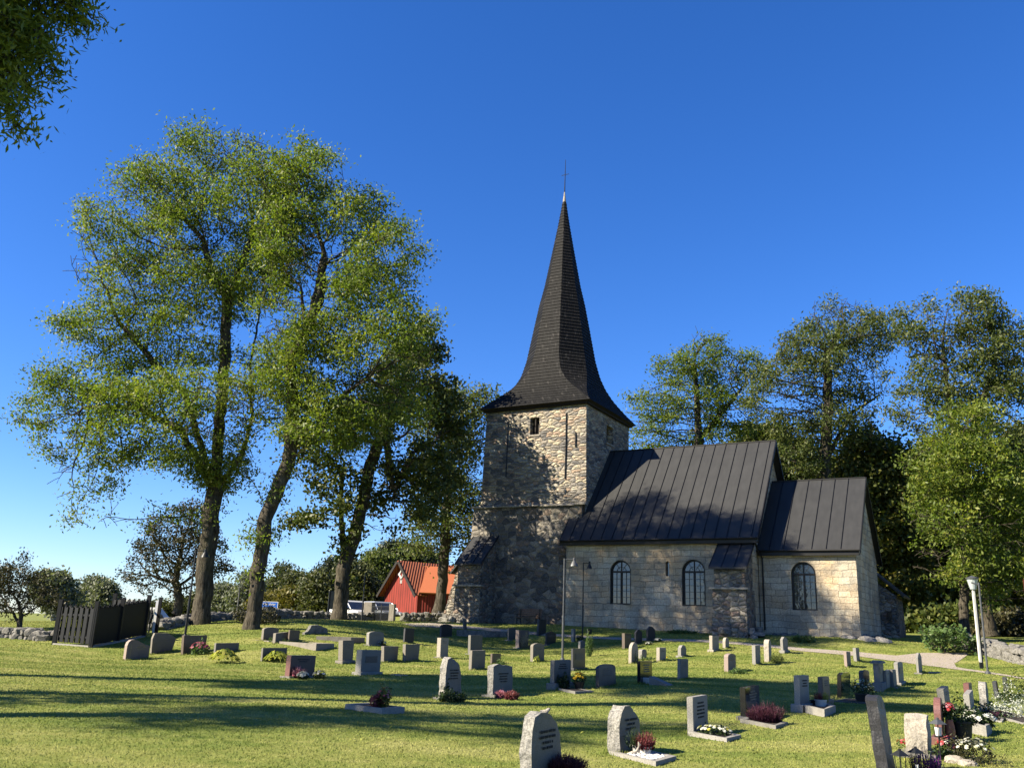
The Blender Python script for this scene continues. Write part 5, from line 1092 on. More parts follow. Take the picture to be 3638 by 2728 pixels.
pl('white_flowers','5',575,1258,110,70,'white flowered plant at the right end of the red gravestone','flowers','leafdark',380,size=.06,flower=M['whitef'],nf=36,fs=.09)
pl('white_flowers','5',1120,965,90,40,'small white flowers before the pale leaning gravestone','flowers','leafdark',260,size=.06,flower=M['whitef'],nf=30,fs=.08)
pl('day_lily','5',150,935,50,60,'tuft of narrow yellowing leaves by the round topped tan stone','plant','leafmid',26,upright=True,size=.06,asp=.3)
pl('day_lily','5',265,945,90,60,'tuft of narrow yellowing leaves before the gabled tan stone','plant','leafmid',30,upright=True,size=.06,asp=.3)
pl('ivy_bush','B',300,985,300,110,'dark ivy bush spreading from the tall rough grey stone','bush','leafdark',1500,size=.05,asp=.7)
pl('ivy','B',232,960,60,170,'dark ivy climbing the side of the tall rough grey stone','ivy','leafdark',350,size=.05,asp=.7,ry=.08)
pl('heather','B',800,948,110,95,'pink heather before the rough gabled stone','heather','pinkflower',220,upright=True,size=0.06,asp=.35)
pl('heather','B',910,962,150,110,'pink and dark heather clump right of the rough gabled stone','heather','redheather',320,upright=True,size=0.06,asp=.35)
pl('yellow_plant','B',800,612,110,60,'green and yellow plant beside the small brown stone','plant','leafmid',200,size=.08)
pl('ornamental_grass','B',1060,438,150,190,'tall tuft of dry ornamental grass over the reddish stone','grass tuft','drygrass',90,upright=True,size=.10,asp=.12)
pl('ornamental_grass','B',1130,432,90,110,'low green tuft right of the dry ornamental grass','grass tuft','leafmid',50,upright=True,size=.08,asp=.15)
pl('yellow_plant','B',1165,580,60,55,'yellow leafed plant before the low arched tan stone','plant','hosta',60,size=.12,asp=.5)
pl('green_bush','B',1425,855,165,150,'dark green bush before the broad grey stone','bush','leafdark',1100,size=.05,asp=.6)
r0=pl('yellow_flowers','B',1600,852,140,110,'bright yellow chrysanthemums in a dark pot before the broad grey stone','flowers','leafdark',500,size=.05,flower=M['yellowf'],nf=26,fs=.10,lift=.12)
m=MB(); m.lathe((0,0,0),[(.10,-.12),(.14,.06)],16); m.build('pot',M['blackpot'],r0)
pl('cypress_shrub','B',1700,522,80,225,'small upright green cypress behind the square inset stone','shrub','leafmid',1500,size=.07,asp=.4)
pl('evergreen_shrub','B',1610,375,80,90,'low dark shrub at the narrow pale gravestone','shrub','leafdark',500,size=.07)
pl('green_plant','C',462,590,50,110,'slim green plant against the round topped cream stone','plant','leafmid',160,size=.07)
pl('green_plant','C',520,570,50,60,'low green plant before the small pale stone','plant','leafmid',140,size=.06)
pl('green_plant','C',590,565,60,55,'green sprigs between small pale and square cream stones','plant','leafmid',90,size=.07)
pl('stemmed_flower','C',775,575,20,60,'single stemmed orange flower beside the square cream stone','flower','leafmid',20,size=.06,flower=M['yellowf'],nf=4,fs=.07)
pl('white_flowers','C',590,405,70,35,'white flowers before the left dark pointed stone','flowers','leafdark',200,size=.07,flower=M['whitef'],nf=26,fs=.11)
pl('white_flowers','C',685,370,80,35,'white flowers before the right dark pointed stone','flowers','leafdark',200,size=.07,flower=M['whitef'],nf=20,fs=.11)
pl('red_begonia','C',560,765,110,75,'dark red leafed begonia in the white planter','flowers','darkheather',300,size=.04,lift=.16)
p=gp('C',568,800); s=mpp(p)/4.72
o=empty('planter',p,-.513,'long white ceramic planter before the black polished stone','planter'); m=MB(); m.hexa([(-.16,-.08,-.05),(.16,-.08,-.05),(.16,.08,-.05),(-.16,.08,-.05)],[(-.19,-.1,.17),(.19,-.1,.17),(.19,.1,.17),(-.19,.1,.17)]); m.build('bowl',M['whitepot'],o,bevel=.02); m=MB(); m.box((-.16,-.07,.12),(.16,.07,.175)); m.build('soil',M['soil'],o)
p=gp('C',690,812); m=MB(); m.hexa([(-.2,-.2,-.1),(.35,-.2,-.1),(.35,.2,-.1),(-.2,.2,-.1)],[(-.2,-.2,.22),(.35,-.2,.02),(.35,.2,.02),(-.2,.2,.22)]); tag(m.build('grave_slab',M['g_grey'],None,p,-.513),'slanting grey slab lying beside the white planter','slab')
pl('green_plant','C',1500,695,190,50,'creeping green plant before the reddish sided stone','plant','leafmid',650,size=.06,asp=.6)
pl('juniper','D',175,590,140,95,'grey green juniper before the lichen white stone','shrub','ash_b',900,size=.07,asp=.3)
pl('fern_clump','D',440,375,240,60,'fresh green fern clump at the foot of the chancel wall','fern','leafmid',1400,size=.16,asp=.35)
pl('fern_clump','C',930,285,330,28,'low green weeds along the foot of the nave wall','weeds','leafmid',1200,size=.12,asp=.35,ry=.3)
# foreground plants
pl('heather','B',1430,1720,540,230,'broad purple brown heather in front of the boulder gravestone','heather','darkheather',900,upright=True,size=0.04,asp=.35,ry=.28)
def pot(z,x,y,r_,h,mat,label,name='flower_pot',prof=None):
    p=gp(z,x,y); o=empty(name,p,0,label,'flower pot'); m=MB(); m.lathe((0,0,0),prof or [(r_*.72,-.02),(r_*.8,.02),(r_,h*.9),(r_*1.08,h*.9),(r_*1.08,h),(r_*.95,h),(r_*.92,h*.85)],24); m.build('pot',M[mat],o,smooth=False); m=MB(); m.lathe((0,0,0),[(r_*.9,h*.7),(r_*.9,h*.86)],20); m.build('soil',M['soil'],o); return o,p,h
o,p,h=pot('C',555,1540,.085,.13,'whitepot','white round pot with red heather on white pebbles'); p2=p.copy(); p2.z+=h*.8
plant('heather',p2,'red heather growing in the white pot by the egg shaped stone','heather',M['redheather'],260,.15,.15,.24,.036,.4,upright=True,seed=5)
o,p,h=pot('C',460,1532,.05,.14,'whitepot','narrow white pot half hidden beside the deer figure')
p=gp('C',430,1530); p.z+=.12; plant('silver_sprig',p,'wispy dark sprig plant against the egg shaped stone','plant',M['leafdark'],60,.13,.13,.30,.05,.18,upright=True,seed=9)
# deer figure: lying body, raised neck and head
p=gp('C',395,1545); dv=bpy.data.meshes.new('deer'); bm=bmesh.new()
sk=[((0,0,.05),.035),((.05,0,.055),.033),((.09,0,.075),.022),((.115,0,.13),.014),((.125,0,.165),.016),((.15,0,.16),.009)]
vs=[bm.verts.new(c) for c,_ in sk]; [bm.edges.new((vs[i],vs[i+1])) for i in range(5)]
e1=bm.verts.new((.112,.014,.20)); bm.edges.new((vs[4],e1)); e2=bm.verts.new((.112,-.014,.20)); bm.edges.new((vs[4],e2)); l1=bm.verts.new((.06,.03,.01)); bm.edges.new((vs[1],l1)); l2=bm.verts.new((-.04,.025,.015)); bm.edges.new((vs[0],l2))
bm.to_mesh(dv); bm.free(); o=bpy.data.objects.new('deer_figure',dv); col.objects.link(o); o.location=p; o.rotation_euler=(0,0,-.2); md=o.modifiers.new('s','SKIN'); o.modifiers.new('u','SUBSURF').levels=2; o.modifiers['u'].render_levels=2
for i,(c,r_) in enumerate(sk): dv.skin_vertices[0].data[i].radius=(r_,r_*.8)
for i in range(6,10): dv.skin_vertices[0].data[i].radius=(.008,.004)
dv.skin_vertices[0].data[0].use_root=True; dv.materials.append(M['g_cream']); tag(o,'small pale deer figure beside the pot by the egg shaped stone','figurine')
def pebbles(quad,z,n,smin,smax,label,seed,f0=0,f1=1,name='pebbles'):
    r=random.Random(seed); pts=[]
    for _ in range(n):
        a,b=r.uniform(f0,f1),r.uniform(.05,.95); p=quad[0].lerp(quad[1],a).lerp(quad[3].lerp(quad[2],a),b); pts.append((p.x,p.y,z+.005))
    o=boulders(name,pts,smin,smax,M['pebble'],None,seed); return tag(o,label,'pebbles',kind='stuff')
pebbles(bE[0],bE[1],230,.011,.021,'round white pebbles in the kerb before the egg shaped stone',3,.28,.98)
def bedflowers(quad,z,label,leaf,flower,nf,fs,h,n,seed,f0=.1,f1=.95,size=.05,name='white_flowers',cat='flowers'):
    c=(quad[0].lerp(quad[1],(f0+f1)/2)+quad[3].lerp(quad[2],(f0+f1)/2))/2; c=Vector((c.x,c.y,z)); rx=(quad[1]-quad[0]).length*(f1-f0)/2; ry=(quad[3]-quad[0]).length/2*.85
    o=plant(name,c,label,cat,leaf,n,rx,ry,h,size,.5,flower=flower,nf=nf,fs=fs,seed=seed); o.rotation_euler=(0,0,math.atan2((quad[1]-quad[0]).y,(quad[1]-quad[0]).x)); return o
bedflowers(bW[0],bW[1],'white and yellow bedding flowers in the kerb of the smooth grey stone',M['leafdark'],M['mixwy'],60,.065,.13,500,11)
q=bB; c=(q[0][0]+q[0][1]*1.6+q[0][2]*1.6+q[0][3])/5.2; c.z=q[1]; o=plant('heather',c,'dark red heather filling the bed before the black polished stone','heather',M['darkheather'],420,.36,.26,.40,.045,.3,upright=True,seed=14)
q=bB; c=(q[0][0]*1.6+q[0][1]+q[0][2]+q[0][3]*1.6)/5.2; c.z=q[1]; o=plant('heather',c,'low dark heather touching the face of the black polished stone','heather',M['darkheather'],260,.3,.2,.26,.045,.3,upright=True,seed=15)
o,p,h=pot('D',625,1078,.125,.24,'whitepot','large white pot of heather on the kerb by the rough edged stone'); p2=p.copy(); p2.z+=h*.85
plant('heather',p2+Vector((-.05,0,0)),'red half of the heather in the large white pot','heather',M['redheather'],70,.1,.12,.26,.035,.35,upright=True,seed=16)
plant('heather',p2+Vector((.09,0,0)),'yellow half of the heather in the large white pot','heather',M['hosta'],60,.1,.1,.24,.035,.3,upright=True,seed=17)
pot('D',560,1060,.09,.2,'blackpot','dark pot half hidden behind the large white pot')
o,p,h=pot('D',1045,990,.17,.22,'blackpot','wide black pot with grey leafed plant before the slanting stone'); p2=p.copy(); p2.z+=h*.8
plant('silver_plant',p2,'dark and silvery bush in the wide black pot','plant',M['leafdark'],420,.26,.24,.40,.07,.4,flower=M['silver'],nf=60,fs=.05,seed=18)
plant('silver_plant',gp('D',1110,935),'silvery plant right behind the wide black pot','plant',M['leafdark'],300,.22,.2,.35,.07,.4,flower=M['silver'],nf=50,fs=.05,seed=19)
bedflowers(bF[0],bF[1],'dark red begonias in the front lawn kerb',M['redheather'],M['redheather'],60,.07,.22,500,21,.48,.78,name='red_begonia')
q=bF; c=(q[0][0]*.3+q[0][1]*.7)*.5+(q[0][3]*.3+q[0][2]*.7)*.5; c.z=q[1]; plant('dry_bush',c+Vector((.05,0,0)),'upright brown flowering bush beside the dark red begonias','bush',M['maple_y'],420,.12,.12,.36,.05,.5,flower=M['pinkflower'],nf=20,fs=.05,seed=22)
bedflowers(bN[0],bN[1],'round white chrysanthemums in the grey kerb behind the vase',M['leafdark'],M['whitef'],20,.12,.22,700,23,size=.07)
bedflowers(bQ[0],bQ[1],'purple and pink pansies beside the pale narrow stone',M['leafdark'],M['darkheather'],60,.07,.14,500,24,name='pansies')
plant('dark_bush',gp('E',1275,1140),'dark low bush behind the purple pansies','bush',M['leafdark'],500,.35,.2,.28,.06,.5,seed=25)
plant('creeping_plant',gp('E',1560,1150),'silvery white creeping plant spilling over the pale kerb','plant',M['silver'],1500,1.0,.5,.30,.05,.6,seed=26)
plant('creeping_plant',gp('E',1440,1085)+Vector((.35,0,.1)),'taller silvery shoots behind the creeping plant','plant',M['silver'],350,.45,.2,.62,.045,.5,seed=27)
plant('dark_shrub',gp('E',1690,990),'dark reddish shrub at the right edge','shrub',M['maple'],900,.5,.4,.75,.07,.5,seed=28)
plant('dark_shrub',gp('E',1570,1000),'low dark plant before the tall dark narrow stone','plant',M['leafdark'],400,.35,.2,.25,.06,.5,seed=29)
# vase with bouquet, planter
p=gp('E',980,1405); o=empty('vase',p,0,'polished terracotta coloured stone vase with bouquet by the red arched stone','vase')
m=MB(); m.box((-.09,-.09,-.1),(.09,.09,.05)); m.build('plinth',M['g_red'],o,bevel=.006); m=MB(); m.lathe((0,0,0),[(.05,.05),(.065,.09),(.075,.16),(.07,.25),(.055,.31),(.06,.34),(.045,.34)],20); m.build('vase_body',M['terracotta'],o,smooth=True)
p2=p.copy(); p2.z+=.38; plant('bouquet',p2,'bouquet of red, pink and white flowers in the stone vase','flowers',M['leafdark'],260,.09,.09,.20,.05,.35,flower=M['redf'],nf=42,fs=.06,seed=31)
p2=p.copy(); p2.z+=.33; plant('greenery',p2,'green stems under the bouquet in the vase','greenery',M['leafmid'],60,.06,.06,.18,.06,.3,seed=32)
o,p,h=pot('E',1090,1385,.17,.30,'blackpot','wide dark planter right of the stone vase'); p2=p.copy(); p2.z+=h*.7; plant('dark_bush',p2,'dark green bush in the wide planter','bush',M['leafdark'],700,.24,.22,.40,.06,.5,seed=33)
# front right flower bed
fc=gp('E',1120,1600)
plant('white_flowers',gp('E',1100,1445),'row of small white flowers at the back of the right bed','flowers',M['leafdark'],300,.38,.08,.10,.04,.5,flower=M['whitef'],nf=90,fs=.045,seed=34)
plant('red_begonia',gp('E',965,1560),'red and white begonia at the left of the right bed','flowers',M['leafdark'],350,.17,.14,.28,.05,.5,flower=M['redf'],nf=46,fs=.05,seed=35)
plant('dry_bush',gp('E',1085,1590),'brown twiggy bush in the middle of the right bed','bush',M['haw'],500,.17,.14,.36,.045,.25,seed=36)
plant('pale_begonia',gp('E',1225,1600),'pale yellow begonias at the right of the right bed','flowers',M['haw'],500,.26,.17,.30,.045,.45,flower=M['mixwy'],nf=26,fs=.055,seed=37)
plant('dry_bush',gp('E',1380,1640),'thin dry stalks at the right end of the right bed','plant',M['haw'],160,.3,.15,.14,.05,.25,seed=38)
for i,(x,y,s_,lb) in enumerate([(1010,1600,.11,'flat cream stone edging the right bed, left one'),(1145,1625,.10,'flat cream stone edging the right bed, right one')]):
    tag(boulders('edging_stone',[tuple(gp('E',x,y))],s_,s_*1.05,M['g_cream'],None,60+i),lb,'stone')
plant('heather',gp('E',740,1730),'purple heather beside the black lantern','heather',M['purple'],170,.20,.18,.36,.03,.4,upright=True,seed=40)
plant('heather',gp('E',600,1720),'thin dark heather between the two black lanterns','heather',M['darkheather'],40,.10,.1,.34,.03,.3,upright=True,seed=41)
plant('silver_plant',gp('E',820,1700),'pale leafed plant right of the purple heather','plant',M['silver'],160,.08,.08,.2,.04,.5,seed=42)
plant('dark_plant',gp('E',850,1560),'dark leafed plant at the foot of the cream stone','plant',M['leafdark'],200,.1,.1,.14,.05,.5,seed=43)
plant('yellow_plant',gp('E',490,1450),'small orange and yellow flowers behind the nearest lantern','flowers',M['leafmid'],60,.07,.07,.14,.04,.5,flower=M['redf'],nf=10,fs=.05,seed=44)
def lantern(p,s,roofm,label,stake=0):
    o=empty('grave_lantern',p,.3,label,'lantern'); z0=stake; m=MB()
    hk=1.0 if stake>.2 else 1.7
    for a in range(4): aa=PI/4+a*PI/2; m.tube([(.075*s*math.cos(aa),.075*s*math.sin(aa),z0),(.105*s*math.cos(aa),.105*s*math.sin(aa),z0+.26*s*hk)],.008*s,5)
    m.box((-.065*s,-.065*s,z0-.015*s),(.065*s,.065*s,z0+.01*s)); m.build('frame',M['darkiron'],o)
    m=MB(); m.hexa([(-.14*s,-.14*s,z0+.26*s*hk),(.14*s,-.14*s,z0+.26*s*hk),(.14*s,.14*s,z0+.26*s*hk),(-.14*s,.14*s,z0+.26*s*hk)],[(-.035*s,-.035*s,z0+.26*s*hk+.10*s),(.035*s,-.035*s,z0+.26*s*hk+.10*s),(.035*s,.035*s,z0+.26*s*hk+.10*s),(-.035*s,.035*s,z0+.26*s*hk+.10*s)]); m.lathe((0,0,0),[(.03*s,z0+.26*s*hk+.10*s),(.035*s,z0+.26*s*hk+.125*s),(.012*s,z0+.26*s*hk+.14*s)],10); m.build('lantern_roof',M[roofm],o,bevel=.003)
    m=MB(); cr=.075 if stake>.2 else .04; m.lathe((0,0,0),[(cr*s*.8,z0+.01),(cr*s,z0+.19*s)],16); m.build('candle',M['white'],o)
    if stake:
        m=MB(); m.tube([(0,0,z0),(0,0,-.1)],.009,6); m.build('stake',M['darkiron'],o)
    return o
lantern(gp('E',875,1580),.60,'iron','grey roofed lantern on a thin stake before the red arched stone',.30)
lantern(gp('E',640,1760),.52,'darkiron','black roofed lantern, right one of the foreground pair',.05)
lantern(gp('E',480,1830),.55,'darkiron','black lantern with white candle, left one beside the leaning dark stone',.07)
# little bird on the boulder stone
p=G(*zB(1115,1790)); bb=bpy.data.objects['gravestone']
bo=[o for o in bpy.data.objects if o.name.startswith('gravestone') and 'boulder gravestone' in o.get('label','')][0]
dv=bpy.data.meshes.new('bird'); bm=bmesh.new(); vs=[bm.verts.new(c) for c in ((0,0,.03),(.035,0,.04),(.065,0,.075),(.085,0,.072),(-.05,0,.02))]; [bm.edges.new(e) for e in ((vs[0],vs[1]),(vs[1],vs[2]),(vs[2],vs[3]),(vs[0],vs[4]))]; bm.to_mesh(dv); bm.free()
o=bpy.data.objects.new('bird_figure',dv); col.objects.link(o); o.modifiers.new('s','SKIN'); o.modifiers.new('u','SUBSURF').render_levels=2
for i,r_ in enumerate((.034,.03,.022,.006,.01)): dv.skin_vertices[0].data[i].radius=(r_,r_)
dv.skin_vertices[0].data[0].use_root=True; dv.materials.append(M['g_cream']); 
hb=[s for s in ST if s[0]==bo][0]; e1=Vector((math.cos(bo.rotation_euler.z),math.sin(bo.rotation_euler.z),0)); o.location=hb[1]+e1*hb[2]*.66+Vector((-e1.y,e1.x,0))*.12+Vector((0,0,hb[4]*.925)); tag(o,'small pale stone bird perched on top of the boulder gravestone','figurine')
# ---------------------------------------------------------------- lamp posts
def gooseneck(xb,yb,xt,yt,label,dist=None,mat='iron',arm=.45,r_=.045,adir=None,shade=.17,grp='churchyard lamp posts with bell shades'):
    b=G(xb,yb) if dist is None else (lambda p:Vector((p.x,p.y,tz(p.x,p.y))))(P(xb,yb,dist)); H=solve(lambda h:proj(b+Vector((0,0,h)))[1],yt,.5,12)
    o=empty('lamp_post',b,0,label,'lamp post',grp); m=MB(); m.tube([(0,0,-.3),(0,0,H*.42),(0,0,H*.42)],[r_*1.25,r_*1.25,r_*.9],10); m.tube([(0,0,H*.42),(0,0,H)],r_*.85,10); m.lathe((0,0,0),[(r_*2.4,-.1),(r_*2.2,.04),(r_*1.3,.1)],12); m.lathe((0,0,H*.42),[(r_*1.5,-.05),(r_*1.5,.05)],10); m.build('pole',M[mat],o)
    d=adir or Vector((1,0,0)); m=MB(); m.tube([(0,0,H-.05),tuple(d*arm+Vector((0,0,H-.03)))],r_*.6,8); m.build('arm',M[mat],o)
    m=MB(); m.lathe(tuple(d*arm+Vector((0,0,H))),[(.03,.06),(.06,.02),(.06,-.08),(shade*.6,-.14),(shade,-.27),(shade*1.15,-.34),(shade*1.1,-.34)],18); m.build('lamp_shade',M[mat],o,smooth=False); return o
gooseneck(1215,1425,1205,1206,'grey lamp post with bell shade on the middle of the lawn')
gooseneck(*[912+958/4.72*0+346,1385],1266,1214,'slim dark lamp post with small bell shade close to the nave wall',dist=52,mat='darkiron',r_=.035,arm=.35,shade=.13)
gooseneck(400,1371,413,1187,'black lamp post with bell shade left of the largest ash trunk',dist=42.5,mat='darkiron')
def disc_lamp(xb,yb,yt,dist,label):
    p=P(xb,yb,dist); b=Vector((p.x,p.y,tz(p.x,p.y))); H=solve(lambda h:proj(b+Vector((0,0,h)))[1],yt,.5,14); o=empty('street_lamp',b,0,label,'street lamp'); 
    m=MB(); m.tube([(0,0,-.3),(0,0,H-.9)],.06,8); m.build('pole',M['paleframe'],o)
    m=MB(); m.lathe((0,0,H-.9),[(.06,-.4),(.10,-.1),(.12,.0)],10)
    for a in range(4): aa=a*PI/2+.4; m.tube([(.1*math.cos(aa),.1*math.sin(aa),H-.9),(.34*math.cos(aa),.34*math.sin(aa),H-.05)],.015,5)
    m.lathe((0,0,H),[(.36,-.06),(.38,-.03),(.1,.04)],16); m.build('lamp_head',M['iron'],o); return o
disc_lamp(512,1322,1247,82,'tall street lamp with open cone head behind the churchyard wall')
disc_lamp(604,1320,1273,100,'smaller street lamp with flat disc head behind the blue sign')
p=P(781,1343,58.5); b=Vector((p.x,p.y,tz(p.x,p.y))); o=empty('flag_pole',b,0,'thin dark pole standing right of the maple trunk','pole'); H=solve(lambda h:proj(b+Vector((0,0,h)))[1],1236,.5,12); m=MB(); m.tube([(0,0,-.2),(0,0,H)],[.06,.03],8); m.build('pole',M['darkiron'],o); m=MB(); m.box((-.3,-.2,-.1),(.3,.2,.05)); m.build('foot',M['g_grey'],o)
# right hand pair of posts
b=G(2134,1455); H=solve(lambda h:proj(b+Vector((0,0,h)))[1],1258,1,8)
o=empty('lamp_post',b,0,'grey metal post standing just before the white wooden lamp post','lamp post'); m=MB(); m.tube([(0,0,-.3),(0,0,H)],[.042,.035],10); m.lathe((0,0,0),[(.12,-.1),(.11,.05),(.06,.12)],12); m.build('pole',M['iron'],o); m=MB(); m.tube([(0,0,H-.1),(-.25,.1,H+.0)],.03,8); m.build('arm',M['iron'],o)
b=P(2119,1440,40.5); b.z=tz(b.x,b.y); H=solve(lambda h:proj(b+Vector((0,0,h)))[1],1247,1,8)
o=empty('lamp_post',b,0,'white wooden lamp post with glass lantern head at the right','lamp post'); m=MB(); m.box((-.05,-.045,.25),(.05,.045,H-.55)); m.build('pole',M['whitewood'],o,bevel=.01)
m=MB(); m.box((.08,-.04,.0),(.105,.04,H-1.2)); [m.box((.077,-.05,.4+i*.45),(.13,.05,.5+i*.45)) for i in range(6)]; m.box((-.05,-.03,-.2),(.05,.03,.3)); m.build('rail',M['darkiron'],o)
m=MB(); m.lathe((0,0,H),[(.12,-.52),(.24,-.06)],12); m.build('lamp_glass',M['chrome'],o); m=MB(); m.lathe((0,0,H),[(.27,-.07),(.28,-.03),(.12,.04),(.03,.08)],16); m.lathe((0,0,H),[(.05,-.56),(.11,-.49),(.10,-.47)],12); m.build('lamp_cap',M['iron'],o)
# ---------------------------------------------------------------- dry stone walls
def drywall(path,h,th,label,seed,smin=.13,smax=.26):
    pts=[]; r=random.Random(seed)
    for (a,b) in zip(path[:-1],path[1:]):
        L=(b-a).length; n=int(L/.27); d=(b-a).normalized(); s=Vector((-d.y,d.x,0))
        for i in range(n):
            q=a.lerp(b,(i+r.random()*.5)/n); zg=tz(q.x,q.y); lay=int(h/.24)
            for k in range(lay+1):
                for side in (-1,1):
                    o_=q+s*side*th*.5*(1-.25*k/max(lay,1))+d*r.uniform(-.08,.08); pts.append((o_.x,o_.y,zg+k*.24+r.uniform(-.05,.05)))
    o=boulders('dry_stone_wall',pts,smin,smax,M['g_moss'],None,seed); return tag(o,label,'stone wall')
def wp(l): return [Vector((P(x,y,d).x,P(x,y,d).y,0)) for x,y,d in l]
drywall(wp([(560,1340,52.5),(620,1340,57),(700,1338,61),(780,1340,64),(838,1342,66)]),.68,.6,'dry stone wall running from the second ash to the iron gate',301)
drywall(wp([(868,1342,65),(930,1340,66),(1015,1345,66.5)]),.68,.6,'dry stone wall between the iron gate and the church',302)
drywall(wp([(335,1380,45),(370,1372,47),(430,1352,49),(500,1340,51.5),(560,1338,52.5)]),.45,.8,'low tumbled stone wall behind the black lamp post and ash trunks',303,.15,.3)
drywall(wp([(-30,1400,43),(30,1398,43),(75,1395,42.5),(115,1392,42)]),.4,.8,'low tumbled stone wall left of the black fence',304,.18,.34)
drywall(wp([(2075,1405,50),(2130,1408,47),(2180,1410,44.5),(2230,1415,42),(2300,1420,40)]),.62,.6,'sunlit pale dry stone wall at the right behind the lamp posts',305,.17,.32)
# gate
ga=P(846,1342,64.5); gb_=P(866,1342,63.5); g1=P(838,1330,65.5)
def gpost(x,y,d,w_,h,label):
    p=P(x,y,d); z=tz(p.x,p.y); m=MB(); m.box((-w_/2,-w_/2,-.3),(w_/2,w_/2,h)); tag(link('gate_post',rough_mesh(m.mesh(),.02,4,2,3),M['g_tan'],None,(p.x,p.y,z),-.3),label,'gate post')
gpost(796,1340,65,0.6,1.35,'square granite gate post behind the thin pole'); gpost(846,1342,62.5,.36,1.15,'square granite gate post at the right of the iron gate')
a=P(802,1340,64.6); c=P(842,1344,62.6); a.z=tz(a.x,a.y); c.z=tz(c.x,c.y); d=c-a; L=d.length; o=empty('iron_gate',a,math.atan2(d.y,d.x),'black iron gate with many bars between two granite posts','gate')
m=MB(); [m.tube([(x,0,.08),(x,0,1.12-.08*math.sin(PI*x/L))],.024,5) for x in np.arange(.05,L,.15)]; m.build('bars',M['darkiron'],o); m=MB(); [m.box((0,-.02,z_),(L,.02,z_+.05)) for z_ in (.10,.6,1.03)]; [m.tube([(x,0,0),(x,0,1.2)],.03,6) for x in (0,L/2-.03,L/2+.03,L)]; m.build('gate_frame',M['darkiron'],o)
# ---------------------------------------------------------------- black picket enclosure
A=G(196,1398); Bc=G(117,1392); NE=Vector((P(309,1388,42.5).x,42.5,0)); NE.z=tz(NE.x,NE.y)
Hf=solve(lambda h:proj(A+Vector((0,0,h)))[1],1301,1,3)
root=empty('picket_fence',A,0,'black picket screen fence on a pale kerb at the left','fence')
m=MB()
def frow(p,q,inside,n,mm,pm,posts,wf=.47):
    d=(q-p); L=d.length; d.normalize(); s=Vector((-d.y,d.x,0))*inside
    for i in range(n):
        t=(i+.5)/n*L; off_=s*(.05 if i%2 else -.02); hh=Hf*(.86+.03*(i%2)); w_=L/n*wf; c=p+d*t+off_-A; zb=(tz((p+d*t).x,(p+d*t).y)-A.z)
        a0=c-d*w_; a1=c+d*w_; e=s*.025
        mm.hexa([Vector((a0.x,a0.y,zb+.12)),Vector((a1.x,a1.y,zb+.12)),Vector((a1.x+e.x,a1.y+e.y,zb+.12)),Vector((a0.x+e.x,a0.y+e.y,zb+.12))],[Vector((a0.x,a0.y,zb+hh)),Vector((a1.x,a1.y,zb+hh)),Vector((a1.x+e.x,a1.y+e.y,zb+hh)),Vector((a0.x+e.x,a0.y+e.y,zb+hh))])
        mm.lathe((c.x,c.y,zb+hh+.03),[(.015,-.04),(.038,-.02),(.038,.02),(.01,.04)],6)
    for z_ in (.35,1.25):
        e=s*.05; a0=p-A; a1=q-A; mm.hexa([Vector((a0.x,a0.y,z_)),Vector((a1.x,a1.y,a1.z+z_)),Vector((a1.x+e.x,a1.y+e.y,a1.z+z_)),Vector((a0.x+e.x,a0.y+e.y,z_))],[Vector((a0.x,a0.y,z_+.08)),Vector((a1.x,a1.y,a1.z+z_+.08)),Vector((a1.x+e.x,a1.y+e.y,a1.z+z_+.08)),Vector((a0.x+e.x,a0.y+e.y,z_+.08))])
frow(Bc,A,1,14,m,None,None,.62); m.build('pickets',M['black'],root)
m=MB(); frow(A,NE,1,22,m,None,None,1.0); W2=Bc+(NE-A); m.build('pickets',M['black'],root)
m=MB(); frow(NE,W2,1,14,m,None,None,.62); m.build('pickets',M['black'],root)
for q in (A,Bc,A.lerp(NE,.48),NE,W2):
    m=MB(); c=q-A; m.box((c.x-.08,c.y-.08,c.z-.2),(c.x+.08,c.y+.08,c.z+Hf*1.03)); m.build('post',M['black'],root)
for (p_,q_) in ((Bc,A),(A,NE)):
    m=MB(); d=(q_-p_).normalized(); s=Vector((d.y,-d.x,0))*.09; a0,a1=p_-A,q_-A; m.hexa([a0-s-Vector((0,0,.3)),a1-s-Vector((0,0,.3)),a1+s-Vector((0,0,.3)),a0+s-Vector((0,0,.3))],[a0-s+Vector((0,0,.07)),a1-s+Vector((0,0,.07)),a1+s+Vector((0,0,.07)),a0+s+Vector((0,0,.07))]); m.build('kerb',M['g_light'],root)
mid=(A+NE+Bc+W2)/4; 
def bin_(p,label):
    o=empty('waste_bin',p,-.5,label,'bin'); m=MB(); m.hexa([(-.28,-.3,.05),(.28,-.3,.05),(.28,.3,.05),(-.28,.3,.05)],[(-.35,-.38,1.1),(.35,-.38,1.1),(.35,.38,1.1),(-.35,.38,1.1)]); m.build('bin_body',M['black'],o,bevel=.02); m=MB(); m.hexa([(-.38,-.42,1.1),(.38,-.42,1.1),(.38,.42,1.1),(-.38,.42,1.1)],[(-.34,-.36,1.2),(.34,-.36,1.2),(.34,.42,1.25),(-.34,.42,1.25)]); m.build('lid',M['black'],o,bevel=.02); m=MB(); m.tube([(-.33,.36,.1),(.33,.36,.1)],.1,10); m.build('wheels',M['tyre'],o)
for k,lb in ((.3,'black waste bin in the fence enclosure, left one'),(.65,'black waste bin in the fence enclosure, right one')):
    q=A.lerp(NE,k)-EU*.9; bin_(Vector((q.x,q.y,tz(q.x,q.y))),lb)
